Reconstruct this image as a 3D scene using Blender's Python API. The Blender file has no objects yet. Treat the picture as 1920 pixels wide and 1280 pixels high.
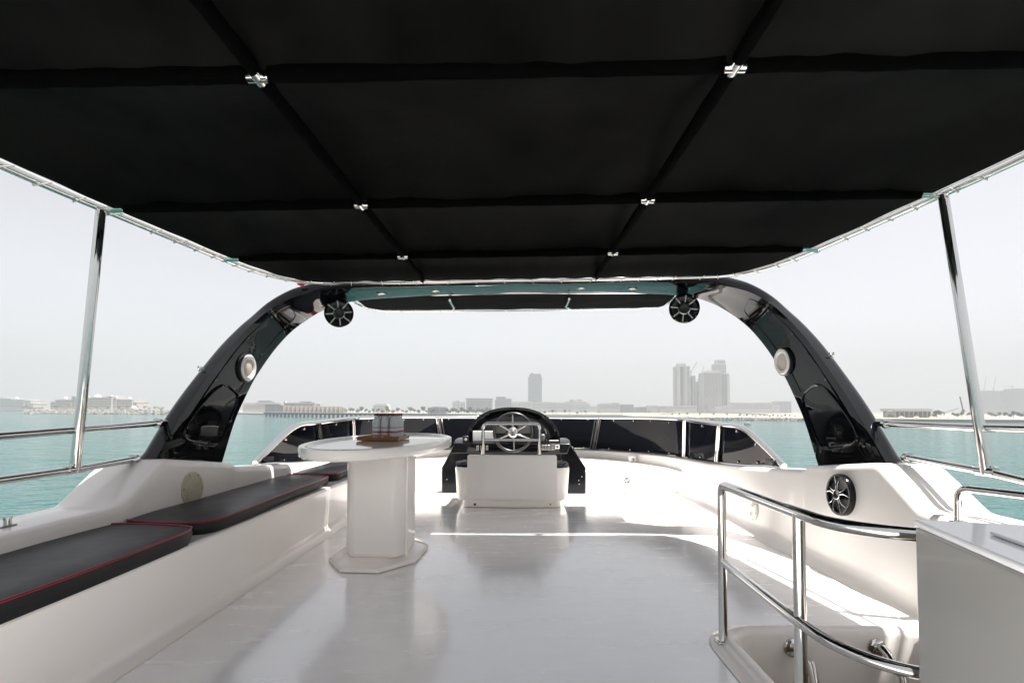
import bpy, bmesh, math, random
from mathutils import Matrix, Vector, Euler, noise
from mathutils.geometry import tessellate_polygon
from mathutils.bvhtree import BVHTree
random.seed(7)
scene = bpy.context.scene
COL = scene.collection
R = math.radians

# ------------------------------------------------------------------ camera
F = 1000.0                                   # focal length in pixels of a 1920 px wide frame
CAM = Vector((0, 0, 1.0))                    # the deck is z = 0, the sea lies below
SHIFT = 88.0
cam_d = bpy.data.cameras.new('camera')
cam_d.sensor_width = 36; cam_d.lens = 36 * F / 1920
cam_d.shift_y = SHIFT / 1920
cam_d.clip_start = 0.05; cam_d.clip_end = 20000
cam = bpy.data.objects.new('camera', cam_d); COL.objects.link(cam)
cam.location = CAM
CR = (Matrix.Rotation(R(0.69), 3, 'Z') @ Matrix.Rotation(R(90 + 2.29), 3, 'X') @ Matrix.Rotation(R(0.25), 3, 'Z'))
cam.rotation_euler = CR.to_euler()
scene.camera = cam
scene.render.resolution_x, scene.render.resolution_y = 1024, 682

# ------------------------------------------------------------------ sky, sun, exposure
SUN = Vector((0.22, -0.03, 1.0)).normalized()
world = bpy.data.worlds.new('World'); scene.world = world; world.use_nodes = True
wn = world.node_tree.nodes; wl = world.node_tree.links; wn.clear()
sky = wn.new('ShaderNodeTexSky'); sky.sky_type = 'NISHITA'; sky.sun_disc = False
sky.sun_elevation = math.asin(SUN.z); sky.sun_rotation = math.atan2(SUN.x, SUN.y)
sky.air_density = 1.0; sky.dust_density = 1.5; sky.ozone_density = 1.0
hs = wn.new('ShaderNodeHueSaturation'); hs.inputs['Saturation'].default_value = 0.12
bg = wn.new('ShaderNodeBackground'); bg.inputs['Strength'].default_value = 0.05
wo = wn.new('ShaderNodeOutputWorld')
# faint uneven haze in the sky
tcw = wn.new('ShaderNodeTexCoord'); mpw = wn.new('ShaderNodeMapping'); mpw.inputs['Scale'].default_value = (1, 1, 3.5)
nzw = wn.new('ShaderNodeTexNoise'); nzw.inputs['Scale'].default_value = 1.6; nzw.inputs['Detail'].default_value = 5
mrw = wn.new('ShaderNodeMapRange'); mrw.inputs['To Min'].default_value = 0.56; mrw.inputs['To Max'].default_value = 0.65
wl.new(tcw.outputs['Generated'], mpw.inputs[0]); wl.new(mpw.outputs[0], nzw.inputs['Vector']); wl.new(nzw.outputs[0], mrw.inputs[0])
wl.new(mrw.outputs[0], hs.inputs['Value'])
wl.new(sky.outputs[0], hs.inputs['Color']); tint = wn.new('ShaderNodeMix'); tint.data_type = 'RGBA'; tint.blend_type = 'MULTIPLY'; tint.inputs['Factor'].default_value = 1.0
tint.inputs['B'].default_value = (1.0, 0.978, 1.0, 1)
wl.new(hs.outputs[0], tint.inputs['A']); wl.new(tint.outputs['Result'], bg.inputs[0]); wl.new(bg.outputs[0], wo.inputs[0])
sd = bpy.data.lights.new('sun', 'SUN'); sd.energy = 2.7; sd.angle = R(0.8); sd.color = (1.0, 0.965, 0.915)
so = bpy.data.objects.new('sun', sd); COL.objects.link(so)
so.rotation_euler = SUN.to_track_quat('Z', 'Y').to_euler(); so.location = SUN * 50
vs = scene.view_settings
vs.view_transform = 'Standard'; vs.look = 'None'; vs.exposure = 2.72; vs.gamma = 1.0; vs.use_curve_mapping = False
try:
    scene.cycles.max_bounces = 12; scene.cycles.diffuse_bounces = 8; scene.cycles.glossy_bounces = 4
    scene.cycles.volume_bounces = 1; scene.cycles.transmission_bounces = 8
    scene.cycles.caustics_reflective = False; scene.cycles.caustics_refractive = False
except Exception: pass

# ------------------------------------------------------------------ measuring helpers (sight line -> point on a real plane)
def ray(px, py):
    return CR @ Vector(((px - 960) / F, (640 + SHIFT - py) / F, -1.0))
def PZ(px, py, z): r = ray(px, py); return CAM + r * ((z - CAM.z) / r.z)
def PY(px, py, y): r = ray(px, py); return CAM + r * (y / r.y)
def PX(px, py, x): r = ray(px, py); return CAM + r * (x / r.x)
def PP(px, py, a, b):                        # plane z = a + b x
    r = ray(px, py); return CAM + r * ((a - CAM.z) / (r.z - b * r.x))
def V(*a): return Vector(a)

# ------------------------------------------------------------------ materials
MATS = {}
def mat(name, col, rough=0.5, metal=0.0, var=0.0, vscale=3.0, bump=None, rvar=0.0, spec=None, trans=0.0, ior=None,
        coat=0.0, stretch=None, col2=None, sheen=0.0):
    m = bpy.data.materials.new(name); m.use_nodes = True
    nt = m.node_tree; n = nt.nodes; l = nt.links
    p = n['Principled BSDF']
    p.inputs['Base Color'].default_value = (*col, 1); p.inputs['Roughness'].default_value = rough
    p.inputs['Metallic'].default_value = metal
    if spec is not None: p.inputs['Specular IOR Level'].default_value = spec
    if trans: p.inputs['Transmission Weight'].default_value = trans
    if ior: p.inputs['IOR'].default_value = ior
    if coat: p.inputs['Coat Weight'].default_value = coat; p.inputs['Coat Roughness'].default_value = 0.13; p.inputs['Coat IOR'].default_value = 1.8
    if sheen: p.inputs['Sheen Weight'].default_value = sheen
    g = n.new('ShaderNodeNewGeometry'); vec = g.outputs['Position']
    if stretch:
        mp = n.new('ShaderNodeMapping'); mp.inputs['Scale'].default_value = stretch
        l.new(vec, mp.inputs['Vector']); vec = mp.outputs[0]
    if var or rvar or col2:
        t = n.new('ShaderNodeTexNoise'); t.inputs['Scale'].default_value = vscale
        t.inputs['Detail'].default_value = 6; t.inputs['Roughness'].default_value = 0.62
        l.new(vec, t.inputs['Vector'])
        if var or col2:
            mx = n.new('ShaderNodeMix'); mx.data_type = 'RGBA'
            c2 = col2 if col2 else tuple(c * (1 - var) for c in col)
            mx.inputs['A'].default_value = (*c2, 1)
            mx.inputs['B'].default_value = (*(col if col2 else tuple(min(1, c * (1 + var)) for c in col)), 1)
            rp = n.new('ShaderNodeMapRange'); rp.inputs['From Min'].default_value = 0.32; rp.inputs['From Max'].default_value = 0.68
            l.new(t.outputs[0], rp.inputs[0]); l.new(rp.outputs[0], mx.inputs['Factor'])
            l.new(mx.outputs['Result'], p.inputs['Base Color'])
        if rvar:
            rr = n.new('ShaderNodeMapRange'); rr.inputs['From Min'].default_value = 0.3; rr.inputs['From Max'].default_value = 0.7
            rr.inputs['To Min'].default_value = max(0.01, rough - rvar); rr.inputs['To Max'].default_value = rough + rvar
            l.new(t.outputs[0], rr.inputs[0]); l.new(rr.outputs[0], p.inputs['Roughness'])
    prev = None
    for (sc, st, dist) in (bump or []):
        t2 = n.new('ShaderNodeTexNoise'); t2.inputs['Scale'].default_value = sc; t2.inputs['Detail'].default_value = 4
        l.new(vec, t2.inputs['Vector'])
        b = n.new('ShaderNodeBump'); b.inputs['Strength'].default_value = st; b.inputs['Distance'].default_value = dist
        l.new(t2.outputs[0], b.inputs['Height'])
        if prev: l.new(prev.outputs[0], b.inputs['Normal'])
        prev = b
    if prev: l.new(prev.outputs[0], p.inputs['Normal'])
    MATS[name] = m
    return m

M_DECK = mat('deck_gelcoat', (0.89, 0.885, 0.885), 0.22, var=0.035, vscale=3.2, rvar=0.10, bump=[(6, 0.16, 0.004), (26, 0.16, 0.0016), (90, 0.10, 0.0006)], stretch=(1, 2.6, 1), coat=1.0)
M_GEL = mat('white_gelcoat', (0.885, 0.84, 0.795), 0.14, var=0.015, vscale=1.7, bump=[(2.2, 0.10, 0.006)])
M_TABLE = mat('table_gelcoat', (0.86, 0.815, 0.77), 0.07, var=0.015, vscale=2)
M_CABTOP = mat('cabinet_top_lit', (0.84, 0.835, 0.85), 0.06)  # paler copy for the top: its bright reflection is put into the colour
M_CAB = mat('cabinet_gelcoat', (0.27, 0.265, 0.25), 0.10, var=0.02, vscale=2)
M_BLACK = mat('black_gloss_paint', (0.0022, 0.0025, 0.0034), 0.02, bump=[(5.5, 0.10, 0.005), (14, 0.05, 0.002)], spec=0.28)
M_BLACKC = mat('black_gloss_console', (0.0022, 0.0023, 0.0032), 0.10, spec=0.3, bump=[(5, 0.1, 0.004)])
M_BLKP = mat('black_plastic', (0.010, 0.010, 0.011), 0.35)
M_CHROME = mat('polished_steel', (0.66, 0.65, 0.63), 0.07, metal=1.0, rvar=0.03, vscale=9)
M_STEELD = mat('dull_steel', (0.45, 0.44, 0.42), 0.25, metal=1.0)
M_TINT = mat('tinted_acrylic', (0.0038, 0.0048, 0.0075), 0.03, spec=0.06, bump=[(1.8, 0.06, 0.01)])
M_DARKTR = mat('dark_trim', (0.02, 0.02, 0.022), 0.4)
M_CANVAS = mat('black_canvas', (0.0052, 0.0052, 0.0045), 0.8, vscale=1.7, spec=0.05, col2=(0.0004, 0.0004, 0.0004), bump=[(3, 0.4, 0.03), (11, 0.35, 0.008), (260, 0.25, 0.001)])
M_SLEEVE = mat('canvas_sleeve', (0.0006, 0.0006, 0.0006), 0.85, spec=0.015, var=0.3, vscale=14, bump=[(22, 0.5, 0.012)])
M_CUSH = mat('charcoal_vinyl', (0.011, 0.0125, 0.016), 0.42, spec=0.3, var=0.2, vscale=4, bump=[(5, 0.25, 0.02), (190, 0.22, 0.0012)], rvar=0.05)
M_CUSHS = mat('charcoal_vinyl_side', (0.009, 0.0095, 0.0095), 0.5, spec=0.25, var=0.2, vscale=6, bump=[(190, 0.2, 0.0012)])
M_RED = mat('red_piping', (0.22, 0.008, 0.025), 0.4)
M_LAMP = mat('lamp_ring_white', (0.72, 0.69, 0.66), 0.3)
M_LENS = mat('lamp_lens_beige', (0.52, 0.45, 0.39), 0.35)
M_PLATE = mat('aged_hatch_plastic', (0.50, 0.47, 0.34), 0.35, var=0.06, vscale=14)
M_PLATEW = mat('white_hatch_plastic', (0.74, 0.72, 0.66), 0.3)
M_WOOD = mat('tray_wood', (0.26, 0.105, 0.022), 0.35, var=0.3, vscale=16, stretch=(1, 1, 5))
M_WOODP = mat('tray_wood_pale', (0.40, 0.27, 0.18), 0.4, var=0.2, vscale=18, stretch=(1, 1, 5))
M_PET = mat('pale_bottle_plastic', (0.93, 0.98, 1.0), 0.07, trans=0.36, ior=1.33, bump=[(55, 0.9, 0.006), (140, 0.6, 0.002)])  # white diffuse share stands in for light refracted through clear bottles
M_CAP = mat('red_cap', (0.16, 0.004, 0.014), 0.4)
M_LABR = mat('label_red', (0.42, 0.03, 0.05), 0.5)
M_LABW = mat('label_white', (0.75, 0.78, 0.80), 0.5)
M_WHITEP = mat('white_plastic', (0.80, 0.80, 0.79), 0.4)
M_SCREEN = mat('screen_reflection', (0.72, 0.70, 0.58), 0.12)  # beige base colour stands in for a reflection on the display
M_DASH = mat('dash_panel', (0.17, 0.175, 0.20), 0.25, var=0.08)
M_GREYP = mat('grey_plastic', (0.16, 0.155, 0.145), 0.35)
M_RIM = mat('wheel_rim_grey', (0.022, 0.021, 0.020), 0.3)
M_SPOKE = mat('spoke_highlight', (0.55, 0.54, 0.52), 0.25, metal=0.35)  # whitish highlight on the chrome spokes painted in as a pale base
M_LINEN = mat('stairwell_oak', (0.36, 0.29, 0.18), 0.45, var=0.15, vscale=5, stretch=(1, 1, 8))
M_STEP = mat('ladder_step', (0.62, 0.63, 0.62), 0.3)
M_ROPE = mat('lacing_cord', (0.52, 0.50, 0.46), 0.7)
M_REDT = mat('red_cord', (0.45, 0.02, 0.03), 0.6)
M_HULL = mat('hull_gelcoat', (0.78, 0.77, 0.75), 0.2)
M_SAND = mat('sand', (0.20, 0.18, 0.145), 0.9, var=0.12, vscale=0.05)
M_ROCK = mat('rock', (0.19, 0.175, 0.155), 0.9, var=0.6, vscale=0.5)
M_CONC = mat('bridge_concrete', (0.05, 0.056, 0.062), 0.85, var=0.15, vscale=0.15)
M_CONCL = mat('bridge_parapet', (0.36, 0.35, 0.335), 0.8)
M_HOTEL = mat('hotel_stucco', (0.45, 0.42, 0.375), 0.8, var=0.06, vscale=0.1)
M_HOTELD = mat('hotel_window', (0.07, 0.065, 0.06), 0.4)
M_WBLD = mat('white_render', (0.52, 0.51, 0.49), 0.8)
M_BLDG = mat('grey_render', (0.14, 0.138, 0.145), 0.8, var=0.1, vscale=0.03)
M_BLDD = mat('dark_tower_glass', (0.06, 0.06, 0.075), 0.35, var=0.15, vscale=0.04)
M_BLDT = mat('tower_concrete', (0.36, 0.355, 0.345), 0.8, var=0.08, vscale=0.05)
M_GLAZ = mat('tower_glazing', (0.045, 0.055, 0.07), 0.25)
M_BROWN = mat('brown_cladding', (0.17, 0.125, 0.09), 0.8, var=0.15, vscale=0.2)
M_STEELG = mat('crane_steel', (0.12, 0.115, 0.115), 0.6)
M_LEAF = mat('foliage', (0.045, 0.048, 0.026), 0.8, var=0.45, vscale=0.4)
M_PALM = mat('palm_frond', (0.05, 0.05, 0.028), 0.8, var=0.3, vscale=0.5)
M_TRUNK = mat('trunk', (0.16, 0.12, 0.08), 0.9)
M_TENT = mat('white_awning', (0.45, 0.445, 0.43), 0.7)

# ------------------------------------------------------------------ mesh helpers
class MB:
    def __init__(s): s.v = []; s.f = []
    def add(s, vs, fs):
        o = len(s.v); s.v += [Vector(v) for v in vs]; s.f += [tuple(i + o for i in f) for f in fs]; return s
    def box(s, a, b, M=None):
        x0, y0, z0 = a; x1, y1, z1 = b
        vs = [V(x, y, z) for z in (z0, z1) for x, y in ((x0, y0), (x1, y0), (x1, y1), (x0, y1))]
        if M: vs = [M @ v for v in vs]
        return s.add(vs, [(3, 2, 1, 0), (4, 5, 6, 7), (0, 1, 5, 4), (1, 2, 6, 5), (2, 3, 7, 6), (3, 0, 4, 7)])
    def bar(s, p, q, w, h, up=V(0, 0, 1)):
        p = Vector(p); q = Vector(q); d = (q - p); L = d.length; d.normalize()
        sd = d.cross(up)
        if sd.length < 1e-4: sd = d.cross(V(0, 1, 0))
        sd.normalize(); u = sd.cross(d)
        M = Matrix((sd, d, u)).transposed().to_4x4(); M.translation = p
        return s.box((-w / 2, 0, -h / 2), (w / 2, L, h / 2), M)
    def prism(s, pts, d):
        """planar polygon (3-D points) pushed along d"""
        n = len(pts); pts = [Vector(p) for p in pts]; d = Vector(d)
        vs = pts + [p + d for p in pts]
        fs = [(i, (i + 1) % n, n + (i + 1) % n, n + i) for i in range(n)]
        tri = tessellate_polygon([pts])
        fs += [tuple(t) for t in tri] + [tuple(n + i for i in reversed(t)) for t in tri]
        return s.add(vs, fs)
    def loft(s, secs, closed=True, loop=False, cap=False):
        n = len(secs[0]); m = len(secs); vs = [p for q in secs for p in q]; fs = []
        for j in range(m if loop else m - 1):
            k = (j + 1) % m
            for i in range(n if closed else n - 1):
                i2 = (i + 1) % n
                fs.append((j * n + i, j * n + i2, k * n + i2, k * n + i))
        if cap and closed:
            fs.append(tuple(range(n - 1, -1, -1))); fs.append(tuple((m - 1) * n + i for i in range(n)))
        return s.add(vs, fs)
    def tube(s, path, r, n=10, loop=False, cap=True, sq=None):
        P = [Vector(p) for p in path]; m = len(P); secs = []
        T = []
        for i in range(m):
            a = P[(i - 1) % m] if (loop or i > 0) else P[i]; b = P[(i + 1) % m] if (loop or i < m - 1) else P[i]
            T.append((b - a).normalized())
        u = T[0].orthogonal().normalized()
        for i in range(m):
            u = (u - T[i] * u.dot(T[i])).normalized(); w = T[i].cross(u)
            rr = r[i] if isinstance(r, (list, tuple)) else r
            secs.append([P[i] + (u * math.cos(t) + w * math.sin(t)) * rr for t in [2 * math.pi * k / n for k in range(n)]])
        return s.loft(secs, True, loop, cap and not loop)
    def lathe(s, prof, M=None, n=24, cap=False):
        secs = []
        for k in range(n):
            t = 2 * math.pi * k / n
            secs.append([V(r * math.cos(t), r * math.sin(t), h) for r, h in prof])
        if M: secs = [[M @ v for v in q] for q in secs]
        return s.loft(secs, False, True)
    def blob(s, c, r, sub=2, amp=0.25, freq=1.5, seed=0.0, sc=(1, 1, 1)):
        bm = bmesh.new(); bmesh.ops.create_icosphere(bm, subdivisions=sub, radius=1)
        vs = []
        for v in bm.verts:
            d = v.co.normalized(); k = 1 + amp * noise.noise(d * freq + V(seed, seed * 1.7, -seed))
            vs.append(Vector(c) + V(d.x * sc[0], d.y * sc[1], d.z * sc[2]) * r * k)
        fs = [tuple(x.index for x in f.verts) for f in bm.faces]; bm.free()
        return s.add(vs, fs)

OFF = {}
def empty(name, loc, label=None, cat=None, group=None, kind=None):
    o = bpy.data.objects.new(name, None); COL.objects.link(o); o.location = loc; o.empty_display_size = 0.1
    OFF[o] = Vector(loc); tag(o, label, cat, group, kind); return o
def tag(o, label=None, cat=None, group=None, kind=None):
    if label: o['label'] = label
    if cat: o['category'] = cat
    if group: o['group'] = group
    if kind: o['kind'] = kind
    return o
def obj(name, mb, m, parent=None, smooth=38, bevel=0, seg=2, org=None, recalc=True):
    if parent is not None: o0 = OFF[parent]
    elif org is not None: o0 = Vector(org)
    else:
        xs = [v.x for v in mb.v]; ys = [v.y for v in mb.v]; zs = [v.z for v in mb.v]
        o0 = V((min(xs) + max(xs)) / 2, (min(ys) + max(ys)) / 2, min(zs))
    me = bpy.data.meshes.new(name)
    me.from_pydata([tuple(v - o0) for v in mb.v], [], mb.f); me.update()
    if recalc:
        bm = bmesh.new(); bm.from_mesh(me); bmesh.ops.recalc_face_normals(bm, faces=bm.faces); bm.to_mesh(me); bm.free()
    if smooth:
        me.shade_smooth()
        if smooth < 180: me.set_sharp_from_angle(angle=R(smooth))
    me.materials.append(m)
    o = bpy.data.objects.new(name, me); COL.objects.link(o)
    OFF[o] = o0
    if parent is not None: o.parent = parent
    else: o.location = o0
    if bevel:
        b = o.modifiers.new('bevel', 'BEVEL'); b.width = bevel; b.segments = seg; b.limit_method = 'ANGLE'; b.angle_limit = R(35)
    return o
def copy_tree(o, parent=None):
    c = o.copy(); COL.objects.link(c); OFF[c] = OFF.get(o, V(0, 0, 0)); c.parent = parent
    for ch in list(o.children): copy_tree(ch, c)
    return c
def crom(pts, n=8):
    pts = [Vector(p) for p in pts]; out = []
    for i in range(len(pts) - 1):
        p0 = pts[i - 1] if i > 0 else pts[i] * 2 - pts[i + 1]
        p1, p2 = pts[i], pts[i + 1]
        p3 = pts[i + 2] if i + 2 < len(pts) else p2 * 2 - p1
        for k in range(n):
            t = k / n
            out.append(0.5 * ((2 * p1) + (p2 - p0) * t + (2 * p0 - 5 * p1 + 4 * p2 - p3) * t * t + (3 * p1 - p0 - 3 * p2 + p3) * t ** 3))
    out.append(pts[-1]); return out
def fillet(pts, r, n=6):
    """round the inner corners of a polyline"""
    pts = [Vector(p) for p in pts]; out = [pts[0]]
    for i in range(1, len(pts) - 1):
        a = pts[i] + (pts[i - 1] - pts[i]).normalized() * r; b = pts[i] + (pts[i + 1] - pts[i]).normalized() * r
        for k in range(n + 1):
            t = k / n; out.append(a * (1 - t) ** 2 + pts[i] * 2 * t * (1 - t) + b * t * t)
    return out + [pts[-1]]
def frame(o, z, up=V(0, 0, 1)):
    z = Vector(z).normalized(); x = Vector(up).cross(z)
    if x.length < 1e-4: x = V(1, 0, 0)
    x.normalize(); y = z.cross(x)
    M = Matrix((x, y, z)).transposed().to_4x4(); M.translation = Vector(o); return M
def lerp(a, b, t): return a + (b - a) * t

SEA_Z = -5.5
# ================================================================== the setting: deck, bulwark, sea
HX0, HX1, HY0, HY1 = 0.955, 1.80, 0.55, 2.40            # stairwell opening
def rrect(x0, x1, y0, y1, r, n=8):
    p = []
    for cx, cy, a0 in ((x1 - r, y1 - r, 0), (x0 + r, y1 - r, 90), (x0 + r, y0 + r, 180), (x1 - r, y0 + r, 270)):
        for k in range(n + 1):
            a = R(a0 + 90 * k / n); p.append(V(cx + r * math.cos(a), cy + r * math.sin(a), 0))
    return p
hole = rrect(HX0 - 0.02, HX1 + 0.02, HY0 - 0.02, HY1 + 0.02, 0.13)
outer = [V(-2.3, -5.5, 0), V(2.3, -5.5, 0), V(2.3, 8.0, 0), V(0, 9.3, 0), V(-2.3, 8.0, 0)]
dk = MB(); allp = outer + hole
dk.add(allp, [tuple(t) for t in tessellate_polygon([outer, hole])])
deck = tag(obj('deck', dk, M_DECK, smooth=0, org=(0, 0, 0)), kind='structure')
# raised lip and walls of the stairwell
prof = [(0.115, 0.003), (0.108, 0.012), (0.075, 0.014), (0.062, 0.022), (0.050, 0.034), (0.025, 0.036), (0.008, 0.026), (0.0, 0.006), (0.0, -0.20)]
secs = []
for i, p in enumerate(hole):
    a = hole[i - 1]; b = hole[(i + 1) % len(hole)]
    t = (b - a).normalized(); nrm = V(t.y, -t.x, 0)
    secs.append([p + nrm * (o - 0.0) + V(0, 0, z) for o, z in prof])
tag(obj('stairwell_lip', MB().loft(secs, False, True), M_GEL, smooth=60, org=(0, 0, 0)), kind='structure')
secs = []
for i, p in enumerate(hole):
    a = hole[i - 1]; b = hole[(i + 1) % len(hole)]
    t = (b - a).normalized(); nrm = V(t.y, -t.x, 0)
    secs.append([p + nrm * 0.02 + V(0, 0, z) for z in (-0.19, -2.3)])
lin = MB().loft(secs, False, True); lin.add([p + V(0, 0, -2.3) for p in hole], [tuple(range(len(hole)))])
tag(obj('stairwell_lining', lin, M_LINEN, smooth=60, org=(0, 0, -2.3)), kind='structure')

# bulwark: one lofted band, starboard stern -> bow -> port stern
RS = [(2.05, -5.5, .50), (2.05, 0.0, .50), (2.05, 1.2, .505), (2.05, 2.2, .505), (2.06, 2.66, .506), (2.06, 2.72, .512), (2.065, 2.76, .53), (2.07, 2.90, .618), (2.08, 3.03, .69),
      (2.08, 3.06, .702), (2.08, 3.09, .706), (2.08, 3.5, .655), (2.08, 3.79, .615), (2.078, 3.82, .595), (2.07, 3.86, .583), (2.055, 4.0, .570),
      (2.05, 4.26, .550), (2.06, 4.9, .500), (2.07, 5.68, .447), (2.06, 6.3, .425), (2.04, 6.75, .411), (1.95, 7.15, .402), (1.70, 7.8, .386), (1.45, 8.2, .378), (1.15, 8.5, .372),
      (.6, 8.82, .37), (.3, 8.91, .37), (0, 8.95, .37)]
BST = RS + [(-x, y, z) for x, y, z in reversed(RS[:-1])]
def bnorm(i):                                             # inward normal in plan
    a = BST[max(0, i - 1)]; b = BST[min(len(BST) - 1, i + 1)]
    t = V(b[0] - a[0], b[1] - a[1], 0).normalized(); return V(-t.y, t.x, 0)
secs = []
for i, (x, y, z) in enumerate(BST):
    nn = bnorm(i); P = V(x, y, 0) + nn * 0.03; w = 0.33
    pr = [(0.16, 0.0015), (0.11, 0.010), (0.075, 0.028), (0.058, 0.055), (0.05, 0.09), (0.028, z - 0.045), (0.022, z - 0.018), (0.010, z - 0.004), (-0.012, z),
          (-0.16, z - 0.004), (-w + 0.03, z - 0.006), (-w + 0.008, z - 0.012), (-w, z - 0.035), (-w - 0.03, z - 0.18), (-w - 0.05, -1.0), (-w - 0.03, SEA_Z - 0.3)]
    secs.append([P + nn * o + V(0, 0, zz) for o, zz in pr])
bw = MB().loft(secs, False); BW = BVHTree.FromPolygons([tuple(v) for v in bw.v], bw.f)
tag(obj('bulwark', bw, M_GEL, smooth=50, org=(0, 0, SEA_Z)), kind='structure')

# forward sun-bed platform
pf = MB(); pl = [V(x * 0.985, y, 0) for x, y, z in BST if y > 6.6]
pl = [V(2.02, 6.5, 0)] + [p for p in pl] + [V(-2.02, 6.5, 0)]
pf.prism([p + V(0, 0, 0.004) for p in pl], V(0, 0, 0.266))
tag(obj('forward_platform', pf, M_GEL, smooth=30, bevel=0.022, seg=3, org=(0, 6.5, 0)), kind='structure')

# sea
sm = bpy.data.materials.new('sea_water'); sm.use_nodes = True
n = sm.node_tree.nodes; l = sm.node_tree.links; p = n['Principled BSDF']
p.inputs['Roughness'].default_value = 0.09; p.inputs['IOR'].default_value = 1.33
g = n.new('ShaderNodeNewGeometry')
t = n.new('ShaderNodeTexNoise'); t.inputs['Scale'].default_value = 0.03; t.inputs['Detail'].default_value = 7; t.inputs['Roughness'].default_value = 0.65
mp = n.new('ShaderNodeMapping'); mp.inputs['Scale'].default_value = (0.4, 1, 1)
l.new(g.outputs['Position'], mp.inputs[0]); l.new(mp.outputs[0], t.inputs['Vector'])
mx = n.new('ShaderNodeMix'); mx.data_type = 'RGBA'
mx.inputs['A'].default_value = (0.007, 0.044, 0.044, 1); mx.inputs['B'].default_value = (0.011, 0.080, 0.074, 1)
l.new(t.outputs[0], mx.inputs['Factor']); l.new(mx.outputs['Result'], p.inputs['Base Color'])
prev = None
for sc, st, ds, dt in ((0.10, 0.6, 1.6, 2), (0.33, 1.0, 0.9, 3), (1.1, 1.0, 0.32, 3), (3.4, 0.7, 0.07, 2)):
    tt = n.new('ShaderNodeTexNoise'); tt.inputs['Scale'].default_value = sc; tt.inputs['Detail'].default_value = dt
    mp2 = n.new('ShaderNodeMapping'); mp2.inputs['Scale'].default_value = (0.7, 1.2, 1); mp2.inputs['Rotation'].default_value = (0, 0, 0.35)
    l.new(g.outputs['Position'], mp2.inputs[0]); l.new(mp2.outputs[0], tt.inputs['Vector'])
    b = n.new('ShaderNodeBump'); b.inputs['Strength'].default_value = st; b.inputs['Distance'].default_value = ds
    l.new(tt.outputs[0], b.inputs['Height'])
    if prev: l.new(prev.outputs[0], b.inputs['Normal'])
    prev = b
l.new(prev.outputs[0], p.inputs['Normal'])
sea = MB().add([V(-3800, -3800, SEA_Z), V(3800, -3800, SEA_Z), V(3800, 3800, SEA_Z), V(-3800, 3800, SEA_Z)], [(0, 1, 2, 3)])
tag(obj('sea', sea, sm, smooth=0, org=(0, 0, SEA_Z)), kind='structure')
# ================================================================== radar arch
def heel(p, k=0.016):                                     # the arch and canopy stand a touch higher to starboard
    return V(p.x, p.y, p.z + k * p.x * max(0.0, (p.z - 0.9)))
AE = [PX(290, 864, -2.12), PX(345, 770, -2.12), PX(390, 703, -2.115), PX(437, 640, -2.10), PX(475, 600, -2.06), PX(512, 570, -1.99), PX(560, 548, -1.79), V(-1.45, 4.326, 2.01), V(-0.7, 4.318, 2.032)]
FE = [PX(415, 871, -2.12), PX(440, 790, -2.12), PX(460, 743, -2.11), PX(482, 700, -2.09), PX(520, 645, -2.03), PX(560, 605, -1.93), PX(618, 571, -1.66), V(-1.39, 4.77, 2.01), V(-0.7, 4.77, 2.044)]
AE = crom(AE, 6); FE = crom(FE, 6)
AE += [V(-x, 0, 0) + V(0, a.y, a.z + (0.012 if abs(x) < .3 else 0)) for x, a in [(0.35, AE[-1]), (0.0, AE[-1])]]
FE += [V(-x, 0, 0) + V(0, a.y, a.z + (0.012 if abs(x) < .3 else 0)) for x, a in [(0.35, FE[-1]), (0.0, FE[-1])]]
def mir(L): return L + [V(-p.x, p.y, p.z) for p in reversed(L[:-1])]
NA = len(AE)
AE = [heel(p) for p in mir(AE)]; FE = [heel(p) for p in mir(FE)]
MID = [(a + f) / 2 for a, f in zip(AE, FE)]
ARN = []
for i in range(len(MID)):
    t = (MID[min(i + 1, len(MID) - 1)] - MID[max(i - 1, 0)]).normalized()
    c = (FE[i] - AE[i]).normalized(); nn = t.cross(c).normalized()
    if nn.dot(MID[i] - V(0, 4, 0.6)) < 0: nn = -nn
    ARN.append(nn)
ARN[0] = V(-1, 0, 0.15).normalized(); ARN[-1] = V(1, 0, 0.15).normalized()
secs = []; NT = len(MID)
for i in range(NT):
    s = min(i, NT - 1 - i) / (NA - 1)
    th = lerp(0.165, 0.12, min(1, s * 1.5))
    c = FE[i] - AE[i]; half = c.length / 2; c = c.normalized()
    ring = []
    K = 16
    for k in range(K + 1):                                # rounded outer side, from the aft edge to the forward edge
        a = math.pi * k / K
        ca, sa = -math.cos(a), math.sin(a)
        e = 2 / 3.6
        ring.append(MID[i] + c * (half * math.copysign(abs(ca) ** e, ca)) + ARN[i] * (th * abs(sa) ** e))
    for k in range(1, 6):                                 # flat inner side with eased edges
        u = 1 - k / 6 * 2
        ring.append(MID[i] + c * half * u * 0.985 - ARN[i] * 0.006)
    secs.append(ring)
arch = empty('radar_arch', (0, 4.0, 0.6), 'glossy black radar arch spanning the deck from side to side', 'arch')
obj('arch_shell', MB().loft(secs, True, False, True), M_BLACK, arch, smooth=42)
obj('foot_gasket', MB().tube([secs[0][k] + V(0, 0, 0.004) for k in range(len(secs[0]))], 0.006, 6, True), M_DARKTR, arch)
obj('foot_gasket', MB().tube([secs[-1][k] + V(0, 0, 0.004) for k in range(len(secs[-1]))], 0.006, 6, True), M_DARKTR, arch)
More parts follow.
